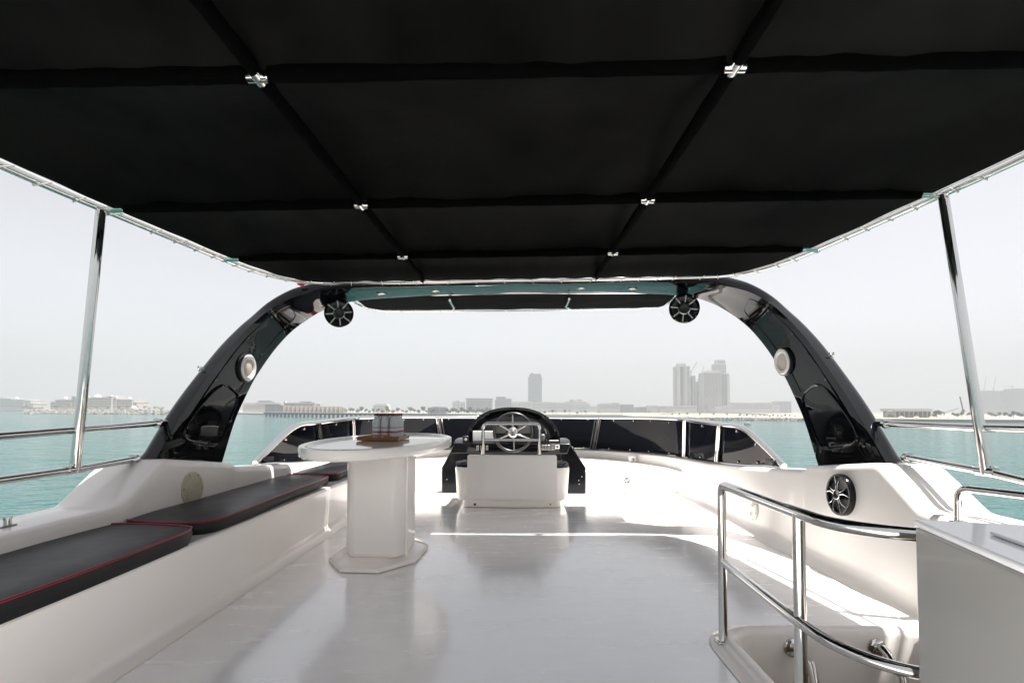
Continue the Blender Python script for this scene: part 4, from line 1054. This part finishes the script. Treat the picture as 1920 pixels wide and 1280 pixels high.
# trees and palms (shared meshes)
def leafcloud(c, rad, sc, n, s):
    mb = MB()
    for _ in range(n):
        d = V(random.gauss(0, 1), random.gauss(0, 1), random.gauss(0, 1)).normalized(); r_ = rad * random.uniform(.35, 1) * (1 + .35 * noise.noise(d * 1.8 + c))
        p = c + V(d.x * sc[0], d.y * sc[1], d.z * sc[2]) * r_
        a = V(random.gauss(0, 1), random.gauss(0, 1), random.gauss(0, 1)).normalized(); b = a.orthogonal().normalized()
        mb.add([p - a * s - b * s * .6, p + a * s - b * s * .6, p + a * s + b * s * .6, p - a * s + b * s * .6], [(0, 1, 2, 3)])
    return mb
def make_tree(kind):
    t = empty('tree', (0, 0, 0)); t['category'] = 'tree'
    h = (3.2, 2.2, 4.2)[kind]
    obj('trunk', MB().tube([V(0, 0, -.5), V(.1, 0, h * .5), V(.05, .1, h)], [.28, .2, .12], 7), M_TRUNK, t)
    mb = MB()
    for k in range(5):
        c = V(random.uniform(-1.6, 1.6), random.uniform(-1.2, 1.2), h + random.uniform(-.4, 1.6)); q = leafcloud(c, random.uniform(1.1, 1.9), (1.1, 1.1, .8), 90, .30); mb.add(q.v, q.f)
    obj('crown', mb, M_LEAF, t, smooth=0, recalc=False)
    return t
def make_palm():
    t = empty('palm_tree', (0, 0, 0)); t['category'] = 'palm tree'
    obj('trunk', MB().tube([V(0, 0, -.5), V(.1, 0, 2.5), V(.25, 0, 5.2)], [.28, .2, .16], 7), M_TRUNK, t)
    mb = MB()
    for k in range(17):
        a = k * 2.4; el = random.uniform(-.2, 1.1); L = random.uniform(1.9, 2.6); d = V(math.cos(a), math.sin(a), 0); s = V(-d.y, d.x, 0); prev = None
        for q in range(6):
            f = q / 5; p = V(.25, 0, 5.2) + d * L * f * math.cos(el * (1 - f)) + V(0, 0, L * (math.sin(el) * f - .75 * f * f)); w = .34 * math.sin(math.pi * (f * .85 + .1)) + .03
            row = [p - s * w - V(0, 0, w * .5), p, p + s * w - V(0, 0, w * .5)]
            if prev: mb.add(prev + row, [(0, 1, 4, 3), (1, 2, 5, 4)])
            prev = row
    obj('fronds', mb, M_PALM, t, smooth=0, recalc=False)
    return t
trees = [make_tree(k) for k in range(3)]; palm = make_palm(); used = set()
def put(proto, px, Y, hpx, href, label, group, z=LAND):
    o = proto if proto not in used else copy_tree(proto); used.add(proto)
    o.location = (fx(px, Y), Y, z); s = 1.25 * hpx * Y / F / href; o.scale = (s, s, s); o.rotation_euler = (0, 0, random.random() * 6.28)
    o['label'] = label; o['group'] = group
for px, h in ((104, 11), (123, 10), (161, 10), (181, 10), (201, 9.5), (221, 10.5), (238, 11), (255, 11), (272, 11), (281, 8), (290, 10.5), (298, 9), (305, 9), (66, 7), (72, 8), (78, 8)):
    put(palm, px + random.uniform(-1, 1), random.uniform(650, 690), h, 6.4, 'palm tree standing on the sand before the domed hotel', 'palms on the left beach', SEA_Z + 1.5)
for px, h in ((45, 8), (50, 7), (55, 7.5), (60, 6), (112, 5), (132, 5), (190, 5), (228, 5), (262, 6), (268, 5), (286, 5), (302, 5)):
    put(trees[int(px) % 3], px, random.uniform(690, 712) if px > 90 else 960, h, 6, 'low green tree at the foot of the domed hotel', 'trees by the left hotels', SEA_Z + 1.4)
for k in range(26):
    px = 640 + k * 7.6 + random.uniform(-2, 2)
    put(trees[k % 3], px, random.uniform(655, 690), random.uniform(6, 9.5), 6, 'dusty green tree in the row behind the long bridge', 'trees behind the bridge')
for k in range(16):
    put(trees[k % 3], 838 + k * 5.4 + random.uniform(-1, 1), random.uniform(650, 665), random.uniform(7.5, 9.5), 6, 'dusty green tree in the tall hedge left of the helm', 'hedge trees left of the helm')
for k, px in enumerate((1013, 1022, 1030, 1036, 1043, 1059, 1068, 1082, 1090, 1098)):
    put(trees[k % 3] if k % 2 else palm, px, 700, random.uniform(5, 7.5), 6.2, 'small dark tree below the pale skyline right of the helm', 'trees right of the helm')
for k, (px, h) in enumerate(((1756, 12), (1751, 8), (1763, 8), (1789, 8), (1796, 9), (1803, 7), (1815, 8), (1826, 8.5), (1834, 7), (1858, 9), (1866, 8), (1874, 7), (1884, 9), (1892, 8), (1900, 8.5), (1908, 9.5), (1915, 9), (1925, 9))):
    put(trees[k % 3], px, random.uniform(455, 480), h, 6, 'green tree behind the beach at the far right', 'trees on the right beach', SEA_Z + 1.6)
for k in range(14):
    put(trees[k % 3], 1385 + k * 8 + random.uniform(-2, 2), random.uniform(430, 460), random.uniform(2.5, 4), 6, 'low scrub tree on the bank below the towers', 'scrub below the towers', SEA_Z + 1.6)

ORD = 'first second third fourth fifth sixth seventh eighth ninth tenth eleventh twelfth thirteenth fourteenth fifteenth sixteenth seventeenth eighteenth nineteenth twentieth'.split()
ORD += ['twenty-' + w for w in ORD[:9]]
WHERE = {'palms on the left beach': 'palm from the left on the sand before the domed hotel', 'trees by the left hotels': 'low tree from the left at the foot of the left hotels', 'trees behind the bridge': 'dusty tree from the left in the row behind the long bridge',
         'hedge trees left of the helm': 'tree from the left in the tall hedge left of the helm', 'trees right of the helm': 'small dark tree from the left below the pale skyline right of the helm', 'trees on the right beach': 'green tree from the left behind the right beach', 'scrub below the towers': 'scrub tree from the left on the bank below the towers'}
for grp, txt in WHERE.items():
    mem = sorted([o for o in COL.objects if o.get('group') == grp], key=lambda o: o.location.x / o.location.y)
    for o, w in zip(mem, ORD): o['label'] = w + ' ' + txt
# buildings left of centre
Y = 700; b = empty('lattice_hotel', V(fx(492, Y), Y, LAND), 'white low hotel with latticed front at the left end of the bridge', 'building')
w_ = obj('block', bbox(MB(), 455, 514, 755, None, Y, 20), M_WBLD, b, smooth=0); windows(w_, 456, 513, 757, 767, Y, 22, 4, M_BLDG, .55, .55)
obj('roof_plant', bbox(MB(), 484, 506, 750.8, 756, Y + 5, 8), M_STEELG, b, smooth=0); obj('roof_slab', bbox(MB(), 480, 515.5, 753.4, 755.2, Y - .6, 21), M_TENT, b, smooth=0)
Y = 660; b = empty('dark_pavilion', V(fx(511, Y), Y, LAND), 'dark grey low pavilion at the left end of the bridge', 'building')
obj('hall', bbox(MB(), 497, 532, 759.5, None, Y, 12), M_BLDG, b, smooth=0); obj('roof', MB().prism([V(fx(495, Y), Y - .8, fz(760, Y, 495)), V(fx(500, Y), Y - .8, fz(757.8, Y, 500)), V(fx(522, Y), Y - .8, fz(758.2, Y, 520)), V(fx(534, Y), Y - .8, fz(760.4, Y, 530))], V(0, 13, 0)), M_BLDD, b, smooth=0)
Y = 690; b = empty('portal_building', V(fx(560, Y), Y, LAND), 'white building with a portal frame above the zigzag brown wall', 'building')
obj('block', bbox(MB(), 532, 589, 756, None, Y + 1, 20), M_BLDT, b, smooth=0); windows(b, 534, 586, 757, 761, Y + 1, 14, 1, M_BLDG, .6, .6)
obj('portal', bbox(MB(), 531, 590.5, 754.4, 756.2, Y - 1, 22), M_TENT, b, smooth=0); obj('portal', bbox(MB(), 531, 534, 751.5, 757, Y - 1.3, 6), M_TENT, b, smooth=0); obj('portal', bbox(MB(), 588.8, 590.5, 756.2, None, Y - 1, 2), M_TENT, b, smooth=0)
obj('roof_plant', bbox(MB(), 562, 582, 752.4, 755, Y + 6, 6), M_STEELG, b, smooth=0)
Y = 650; b = empty('zigzag_hall', V(fx(585, Y), Y, LAND), 'long brown hall with a row of folded triangular bays behind the bridge', 'building')
obj('wall', bbox(MB(), 528, 641, 764, None, Y + 3, 14), M_BROWN, b, smooth=0)
for k in range(14):
    x0 = 528 + k * 8.05; a_ = V(fx(x0, Y), Y + 2.9, LAND); c_ = V(fx(x0 + 8.05, Y), Y + 2.9, LAND); zt_ = fz(759.8 + k * .16, Y, x0)
    obj('folded_bay', MB().add([V(a_.x, a_.y, zt_), V(c_.x, c_.y, zt_ + .0), V((a_.x + c_.x) / 2, Y - .6, LAND), V((a_.x + c_.x) / 2, Y + 3.2, zt_), V(a_.x, Y + 4, LAND), V(c_.x, Y + 4, LAND)], [(0, 1, 2), (0, 2, 4), (1, 5, 2), (0, 4, 5, 1)]), M_BROWN, b, smooth=0)
Y = 800; b = empty('stacked_flats', V(fx(714, Y), Y, LAND), 'pale stepped block of flats above the water bottles', 'building')
for x0, x1, yt in ((699, 729, 762), (701, 727, 759), (703.5, 725, 756.6)): obj('storey', bbox(MB(), x0, x1, yt, None, Y + yt * .05 - 37, 14), M_WBLD, b, smooth=0)
windows(b, 700, 728, 759.5, 768, Y, 10, 3, M_BLDG, .6, .4)
Y = 680; b = empty('low_hall', V(fx(815, Y), Y, LAND), 'long low grey hall behind the bridge left of the hedge', 'building')
obj('hall', bbox(MB(), 802, 836, 764.6, None, Y, 14), M_BLDG, b, smooth=0); obj('roof', MB().prism([V(fx(799, Y), Y - 1, fz(764.8, Y)), V(fx(815, Y), Y - 1, fz(762.8, Y)), V(fx(837, Y), Y - 1, fz(763.6, Y)), V(fx(837, Y), Y - 1, fz(764.8, Y))], V(0, 15, 0)), M_BLDG, b, smooth=0)

# faint buildings in the haze
def slab_b(name, label, Y, blocks, m=M_BLDG, dep=40, win=None):
    x = (blocks[0][0] + blocks[0][1]) / 2
    b = empty(name, V(fx(x, Y), Y, LAND), label, 'building')
    for k, (x0, x1, yt) in enumerate(blocks):
        w = obj('block', bbox(MB(), x0, x1, yt, None, Y + k * 1.5, dep), m, b, smooth=0)
        nx = max(2, int((x1 - x0) / 2.4))
        windows(w, x0 + .4, x1 - .4, yt + 1.5, 766, Y + k * 1.5, nx, max(2, int((766 - yt) / 3)), M_GLAZ, .5, .55)
    return b
Yf = 1250
slab_b('twin_blocks', 'pair of faint pale blocks left of the wide grey block', Yf, [(848, 855, 752), (855, 862, 750.5), (863, 872, 753)], M_BLDT)
b = slab_b('wide_block', 'wide grey block with an overhanging roof slab above the hedge', Yf - 100, [(874, 922, 750)], M_BLDG)
obj('roof_slab', bbox(MB(), 873, 922.5, 746.4, 749, Yf - 104, 44), M_BLDD, b, smooth=0)
b = slab_b('stepped_block', 'grey stepped block just left of the helm hood', Yf - 50, [(928, 952, 749), (930, 948, 743.5), (946, 959, 747)], M_BLDG)
slab_b('low_block', 'long pale low block right behind the helm hood', Yf + 100, [(955, 985, 753), (984, 1000, 752.5)], M_BLDT)
slab_b('row_block', 'faint row of flats below the lone tower', Yf, [(1003, 1016, 754), (1016, 1036, 753.2), (1035, 1061, 754)], M_BLDT)
b = slab_b('spired_palace', 'pale stepped palace with a spire right of the lone tower', Yf + 50, [(1055, 1106, 756), (1062, 1100, 752.5), (1070, 1076, 748.4), (1085, 1091, 748), (1074, 1088, 750)], M_BLDT)
obj('spire', MB().tube([V(fx(1082, Yf), Yf + 60, fz(751, Yf)), V(fx(1082, Yf), Yf + 60, fz(746, Yf)), V(fx(1082, Yf), Yf + 60, fz(741.5, Yf))], [2.2, 1.6, .3], 8), M_BLDT, b)
slab_b('gap_block', 'low faint block between the palace and the long flats', Yf + 200, [(1106, 1126, 761)], M_BLDT)
slab_b('long_flats', 'pale long block of flats above the right windscreen panes', Yf - 150, [(1125, 1150, 757), (1130, 1146, 755.6), (1149, 1162, 754.8)], M_BLDT)
slab_b('dark_slab', 'dark grey flat-topped block right of the pale flats', Yf - 100, [(1163, 1188, 758)], M_BLDD)
slab_b('small_dark_slab', 'small bluish grey block between two pale blocks', Yf - 100, [(1193, 1207, 763), (1206, 1217, 762.4)], M_BLDD)
b = slab_b('mast_block', 'small pale block carrying a thin mast', Yf - 150, [(1221, 1233, 760)], M_BLDT)
obj('mast', MB().tube([V(fx(1230, Yf), Yf - 140, fz(760, Yf)), V(fx(1230, Yf), Yf - 140, fz(754, Yf))], .8, 6), M_STEELG, b)
slab_b('pale_block', 'pale block left of the tower podium', Yf - 150, [(1236.5, 1263, 761)], M_BLDT)
slab_b('right_flats', 'long pale row of flats right of the tower cluster', Yf - 100, [(1375.5, 1397, 754.4), (1396, 1420, 755), (1419, 1449, 754.4)], M_BLDT)
slab_b('end_block', 'short pale block at the right end of the long flats', Yf, [(1434, 1446, 761), (1450, 1462, 760)], M_BLDT)
slab_b('arch_side_block', 'faint grey block close beside the right leg of the arch', Yf + 100, [(1461, 1484, 752)], M_BLDG)

# lone tower
Y = 1500; b = empty('lone_tower', V(fx(1003, Y), Y, LAND), 'lone broad grey tower with a crown right of the helm', 'tower')
w = obj('shaft', bbox(MB(), 990.5, 1016, 707, None, Y, 55), M_BLDD, b, smooth=0); windows(w, 991, 1015.5, 709, 762, Y, 8, 22, M_GLAZ, .7, .5)
obj('cap_band', bbox(MB(), 990, 1016.6, 706.5, 709, Y - 2, 58), M_BLDD, b, smooth=0)
obj('crown', bbox(MB(), 992.5, 1014.5, 700.5, 706.6, Y + 8, 30), M_BLDD, b, smooth=0); obj('roof_plant', bbox(MB(), 996, 999, 698, 701, Y + 10, 8), M_BLDD, b, smooth=0)

# tower cluster
def tower(name, label, Y, x0, x1, yt, m, strips, floors, dep=30, ybot=766):
    b = empty(name, V(fx((x0 + x1) / 2, Y), Y, LAND), label, 'tower')
    w = obj('shaft', bbox(MB(), x0, x1, yt, None, Y, dep), m, b, smooth=0)
    for u0, u1, mm in strips:
        obj('glass_strip', bbox(MB(), lerp(x0, x1, u0), lerp(x0, x1, u1), yt + 1.2, ybot, Y - .4, 1), mm, w, smooth=0)
    if floors:
        mb = MB(); Z1 = fz(yt + .5, Y, x0); Z0 = fz(ybot, Y, x0)
        for k in range(floors):
            z = lerp(Z0, Z1, k / floors); mb.box((fx(x0, Y) - .5, Y - .9, z), (fx(x1, Y) + .5, Y + 2, z + (Z1 - Z0) / floors * .28))
        tag(obj('floor_slabs', mb, m, w, smooth=0), kind='stuff')
    return b
Y = 1050
b = tower('slim_tower', 'tall slim cream tower with a blue glass strip, left of the cluster', Y, 1270.5, 1294, 686, M_BLDT, [(.24, .5, M_GLAZ), (.58, .62, M_GLAZ), (.80, .97, M_BLDG)], 0)
obj('crown', bbox(MB(), 1272, 1287, 681.5, 687, Y + 6, 14), M_BLDT, b, smooth=0); obj('crown_cap', bbox(MB(), 1277.5, 1286, 680.3, 682, Y + 5, 12), M_WBLD, b, smooth=0)
mb = MB()
for k in range(46): z = lerp(fz(761, Y, 1270), fz(689, Y, 1270), k / 46); mb.box((fx(1268.6, Y), Y + 1, z), (fx(1271, Y), Y + 14, z + .7))
tag(obj('balconies', mb, M_BLDT, b, smooth=0), kind='stuff')
b = tower('short_slim_tower', 'shorter cream tower with a dark strip leaning close to the tall slim one', Y + 30, 1295, 1304.5, 704, M_BLDT, [(.02, .45, M_GLAZ), (.8, .95, M_BLDG)], 0)
b = tower('unfinished_tower', 'dark unfinished tower with cranes between the pale towers', Y + 120, 1306.5, 1319.5, 720.5, M_BLDD, [(.1, .9, M_GLAZ)], 18)
obj('core', bbox(MB(), 1307, 1311, 715, 721, Y + 124, 10), M_BLDG, b, smooth=0)
b = tower('gridded_tower', 'broad pale tower with a gridded front and one dark vertical slot', Y - 10, 1320, 1353, 698, M_BLDT, [(.02, .30, M_BLDG), (.31, .35, M_GLAZ), (.37, .62, M_BLDG), (.65, .82, M_BLDG), (.86, .97, M_BLDG)], 38)
obj('parapet', bbox(MB(), 1328, 1352, 694.5, 698.2, Y, 20), M_BLDT, b, smooth=0)
for k in range(16):
    u = lerp(1320, 1353, k / 16); obj('fin', bbox(MB(), u, u + .45, 698.5, 766, Y - 11.2, 1.5), M_BLDT, b, smooth=0)
b = tower('ribbed_tower', 'pale tower with vertical ribs and a taller block rising behind', Y + 5, 1352.5, 1368, 700, M_BLDT, [(.05, .2, M_GLAZ), (.28, .42, M_GLAZ), (.5, .62, M_GLAZ), (.72, .95, M_BLDG)], 0)
obj('rear_block', bbox(MB(), 1343, 1362.5, 681.5, None, Y + 40, 25), M_BLDT, b, smooth=0); windows(b, 1343.5, 1362, 683, 699, Y + 40, 7, 6, M_GLAZ, .6, .6)
obj('rear_crown', bbox(MB(), 1345.5, 1361, 674.5, 682, Y + 44, 15), M_BLDT, b, smooth=0); windows(b, 1346.5, 1360, 676, 681, Y + 44, 4, 1, M_GLAZ, .5, .8)
obj('side_step', bbox(MB(), 1364, 1369, 703, None, Y + 2, 20), M_BLDT, b, smooth=0)
b = slab_b('tower_podium', 'wide low podium under the slim cream towers', Y - 60, [(1263, 1307, 761), (1290, 1306, 760)], M_BLDT, 50)
b = slab_b('stepped_podium', 'stepped pale podium at the foot of the ribbed tower', Y - 50, [(1342, 1376, 765), (1352, 1362, 762), (1366, 1374, 760)], M_BLDT, 40)
Y = 600; b = empty('viaduct', V(fx(1300, Y), Y, LAND), 'low pale curved viaduct in front of the tower cluster', 'viaduct')
pts = crom([V(fx(px, Y), Y, fz(py, Y, px)) for px, py in ((1225, 777), (1262, 773.5), (1290, 771.6), (1340, 772.2), (1390, 774), (1440, 776))], 6)
obj('deck_slab', MB().loft([[q, q + V(0, 8, 0), q + V(0, 8, -.9), q - V(0, 0, .9)] for q in pts], True, False, True), M_CONCL, b, smooth=0)
for q in pts[3::3]: obj('pier', MB().box((q.x - .6, q.y + 2, LAND - .5), (q.x + .6, q.y + 4, q.z - .9)), M_CONCL, b, smooth=0)

# cranes
def luffing(name, label, Y, base, top, tip, w=.9):
    b_ = empty(name, V(fx(base[0], Y), Y, fz(base[1], Y, base[0])), label, 'crane')
    P0, P1, P2 = (V(fx(p_[0], Y), Y, fz(p_[1], Y, p_[0])) for p_ in (base, top, tip))
    obj('mast', MB().bar(P0, P1, w, w, V(0, 1, 0)), M_STEELG, b_, smooth=0)
    obj('jib', MB().bar(P1, P2, w * .8, w * .8, V(0, 1, 0)), M_STEELG, b_, smooth=0)
    back = P1 + (P1 - P2).normalized() * (P2 - P1).length * .2; obj('counter_jib', MB().bar(P1, V(back.x, back.y, P1.z), w, w, V(0, 1, 0)), M_STEELG, b_, smooth=0)
    obj('cab', MB().box((P1.x - w, P1.y - w, P1.z - w), (P1.x + w, P1.y + w, P1.z + w)), M_STEELG, b_, smooth=0)
luffing('tower_crane', 'tower crane with a raised jib beside the tall slim tower', 1160, (1296, 720), (1296, 696), (1308, 678), 1.3)
luffing('tower_crane', 'thin crane with steep jib above the unfinished tower', 1170, (1316.5, 722), (1316.5, 714), (1319.5, 687), 1.2)
luffing('tower_crane', 'flat-topped crane standing on the unfinished tower', 1175, (1310, 722), (1310, 712), (1316, 711.5), 1.2)
luffing('mobile_crane', 'crawler crane with a steep boom on the right beach', 430, (1806, 776), (1806, 770), (1800.5, 743), .8)
luffing('mobile_crane', 'crane lowering its long boom to the right over the beach trees', 430, (1770, 778), (1770, 773.5), (1797, 765), .5)
luffing('tower_crane', 'pale tower crane left of the right canopy post', 1200, (1824.5, 775), (1824.5, 756.5), (1813, 756), 1.2)
luffing('tower_crane', 'tower crane with a long level jib at the far right', 1400, (1899.6, 752), (1899.6, 724), (1881, 723.6), 1.3)
luffing('tower_crane', 'faint crane on the stepped block at the far right', 1400, (1864, 733), (1864, 729), (1869, 705), 1.1)
luffing('tower_crane', 'faint crane rising beside the right canopy post', 1400, (1846, 738), (1846, 730), (1851, 706), 1.1)
slab_b('stepped_site_block', 'grey stepped unfinished block right of the canopy post', 1350, [(1843, 1878, 736), (1855, 1873, 732), (1846, 1876, 735)], M_BLDD)
slab_b('site_podium', 'long grey low block joining the two unfinished towers at right', 1350, [(1876, 1930, 754), (1845, 1880, 758)], M_BLDD)
slab_b('edge_tower', 'grey unfinished tower cut by the right edge of the picture', 1340, [(1901, 1945, 731.5), (1910, 1945, 728)], M_BLDD)

# pier bridge across the middle
BA = V(fx(500, 445), 445, 0); BB = V(fx(1180, 292), 292, 0)
br = empty('bridge', V((BA.x + BB.x) / 2, (BA.y + BB.y) / 2, SEA_Z), 'long low concrete bridge on many piles across the water', 'bridge')
dv = (BB - BA); L = dv.length; dv.normalize(); sd_ = V(-dv.y, dv.x, 0); zd = SEA_Z + 3.75
obj('deck_slab', MB().bar(BA + V(0, 0, zd - .3), BB + V(0, 0, zd - .3), 7, .55), M_CONCL, br, smooth=0)
obj('girder', MB().bar(BA + V(0, 0, zd - .85), BB + V(0, 0, zd - .85), 5.6, .55), M_CONC, br, smooth=0)
NP = 66; pm = None
for k in range(NP):
    q = BA + dv * (L * (k + .5) / NP)
    if pm is None:
        pm = obj('pile_bent', MB().box((-.7, -2.4, -3.2), (.7, -1.5, .55)).box((-.5, 1.7, -3.2), (.5, 2.4, .55)).box((-1.4, -2.7, .1), (1.4, -1.3, .6)), M_CONC, br, smooth=0)
        for v_ in pm.data.vertices: v_.co += OFF[br]
        ob = pm
    else:
        ob = pm.copy(); COL.objects.link(ob); ob.parent = br
    ob.location = q + V(0, 0, zd - 1.75) - OFF[br]; ob.rotation_euler = (0, 0, math.atan2(dv.y, dv.x))
    if k % 6 == 2: obj('lamp_post', MB().tube([q + V(0, 0, zd), q + V(0, 0, zd + 6.2)], .09, 5), M_CONCL, br)
# right beach: pavilion, tents, arch frame, huts, boat
Y = 430; b = empty('beach_club', V(fx(1709, Y), Y, SEA_Z + 1.6), 'long beach club with a wide flat white roof at the right', 'building')
obj('hall', bbox(MB(), 1675, 1745, 770.5, None, Y, 12), M_BROWN, b, smooth=0); windows(b, 1676, 1744, 772, 779, Y, 16, 1, M_GLAZ, .75, .6)
obj('roof', MB().prism([V(fx(1672, Y), Y - 2, fz(770.3, Y, 1672)), V(fx(1747, Y), Y - 2, fz(770.3, Y, 1747)), V(fx(1743, Y), Y - 2, fz(765.8, Y, 1743)), V(fx(1672.5, Y), Y - 2, fz(765.8, Y, 1672))], V(0, 16, 0)), M_TENT, b, smooth=0)
for k in range(9): obj('post', MB().box((fx(1676 + k * 8.5, Y) - .15, Y - 1.6, SEA_Z + 1.4), (fx(1676 + k * 8.5, Y) + .15, Y - 1.3, fz(770.4, Y, 1676))), M_TENT, b, smooth=0)
Y = 400; ab = empty('beach_sculpture', V(fx(1669, Y), Y, SEA_Z + 1.6), 'white arched frame standing on the right beach by the black arch', 'sculpture')
for rr in (1.0, .72): obj('hoop', MB().tube([V(fx(1669, Y) + 3.9 * rr * math.cos(t), Y, SEA_Z + 1.6 + 5.2 * rr * math.sin(t)) for t in [math.pi * k / 16 for k in range(17)]], .16, 6), M_TENT, ab)
def tent(px, Y, wpx, hpx, label):
    t_ = empty('tent', V(fx(px, Y), Y, SEA_Z + 1.6), label, 'tent', 'white tents on the right beach'); w = wpx * Y / F / 2; h = hpx * Y / F; c = V(fx(px, Y), Y, SEA_Z + 1.6)
    obj('roof', MB().add([c + V(-w, -w, h * .55), c + V(w, -w, h * .55), c + V(w, w, h * .55), c + V(-w, w, h * .55), c + V(0, 0, h)], [(0, 1, 4), (1, 2, 4), (2, 3, 4), (3, 0, 4), (3, 2, 1, 0)]), M_TENT, t_, smooth=0)
    for a_ in (-1, 1):
        for b_ in (-1, 1): obj('pole', MB().box(tuple(c + V(a_ * w * .95 - .06, b_ * w * .95 - .06, -.2)), tuple(c + V(a_ * w * .95 + .06, b_ * w * .95 + .06, h * .56))), M_TENT, t_, smooth=0)
for px, w_, h_, lab in ((1764, 5, 5, 'small pointed white tent right of the beach club'), (1744, 4, 3.5, 'little white tent at the right corner of the beach club'), (1777, 10, 6.5, 'wide white tent roof below the long crane boom'), (1790, 6, 4, 'low white tent below the steep crane boom'),
                        (1814, 6, 6.5, 'white tent left of the right canopy post'), (1690, 8, 4, 'low white awning before the left half of the beach club'), (1718, 7, 4, 'low white awning before the middle of the beach club'), (1864, 10, 4.5, 'white tent right of the right canopy post'), (1886, 9, 4, 'white tent between the canopy post and picture edge'), (1909, 10, 4, 'white tent at the right edge of the beach')):
    tent(px, 385, w_, h_, lab)
for px, w_, h_, lab in ((1240, 9, 4, 'white tent on the bank left below the tower podium'), (1290, 11, 4, 'white tent on the bank below the slim towers'), (1330, 8, 4, 'white tent on the bank below the gridded tower'), (1358, 7, 4.5, 'white tent on the bank below the ribbed tower'), (1392, 6, 3, 'low white tent on the bank left of the small boat'), (1410, 6, 3, 'low white tent on the bank above the small boat')):
    tent(px, 395, w_, h_, lab)
Y = 250; c = V(fx(1402, Y), Y, SEA_Z); bt = empty('motor_boat', c, 'small white motor boat on the water right of the windscreen', 'boat')
secs = []
for x, w, z0, z1 in ((-1.4, .55, .0, .65), (-.6, .62, -.1, .68), (.4, .55, -.1, .75), (1.0, .3, .05, .85), (1.35, .03, .4, .92)):
    secs.append([c + V(x, -w, z1), c + V(x, -w * .7, z0), c + V(x, w * .7, z0), c + V(x, w, z1)])
obj('hull', MB().loft(secs, True, False, True), M_TENT, bt, smooth=30)
obj('cabin', MB().box(tuple(c + V(-.5, -.4, .7)), tuple(c + V(.45, .4, 1.25))), M_TENT, bt, bevel=.08); obj('outboard', MB().box(tuple(c + V(-1.65, -.15, .1)), tuple(c + V(-1.4, .15, .9))), M_BLKP, bt, bevel=.04)
# beach lamp posts
for px, yt in ((84, 757), (133, 757), (213, 759)):
    lp = empty('lamp_post', V(fx(px, 640), 640, SEA_Z + 1.5), 'white lamp post on the breakwater %s' % {84: 'at its left end', 133: 'by the left canopy post', 213: 'before the domed hotel'}[px], 'lamp post')
    z1 = fz(yt, 640, px); obj('pole', MB().tube([V(fx(px, 640), 640, SEA_Z + 1.2), V(fx(px, 640), 640, z1)], .12, 6), M_TENT, lp); obj('lantern', MB().blob(V(fx(px, 640), 640, z1), .7, 1, 0), M_TENT, lp)

# ================================================================== haze
hm = bpy.data.materials.new('hazy_air'); hm.use_nodes = True; hn = hm.node_tree.nodes; hl = hm.node_tree.links; hn.clear()
pv = hn.new('ShaderNodeVolumePrincipled'); pv.inputs['Color'].default_value = (0.385, 0.40, 0.42, 1); pv.inputs['Density'].default_value = 0.00068; pv.inputs['Anisotropy'].default_value = 0.0
ho = hn.new('ShaderNodeOutputMaterial'); hl.new(pv.outputs[0], ho.inputs['Volume'])
tag(obj('haze', MB().box((-3900, -3900, SEA_Z - 1), (3900, 3900, 165)), hm, smooth=0, org=(0, 0, SEA_Z - 1)), kind='stuff')
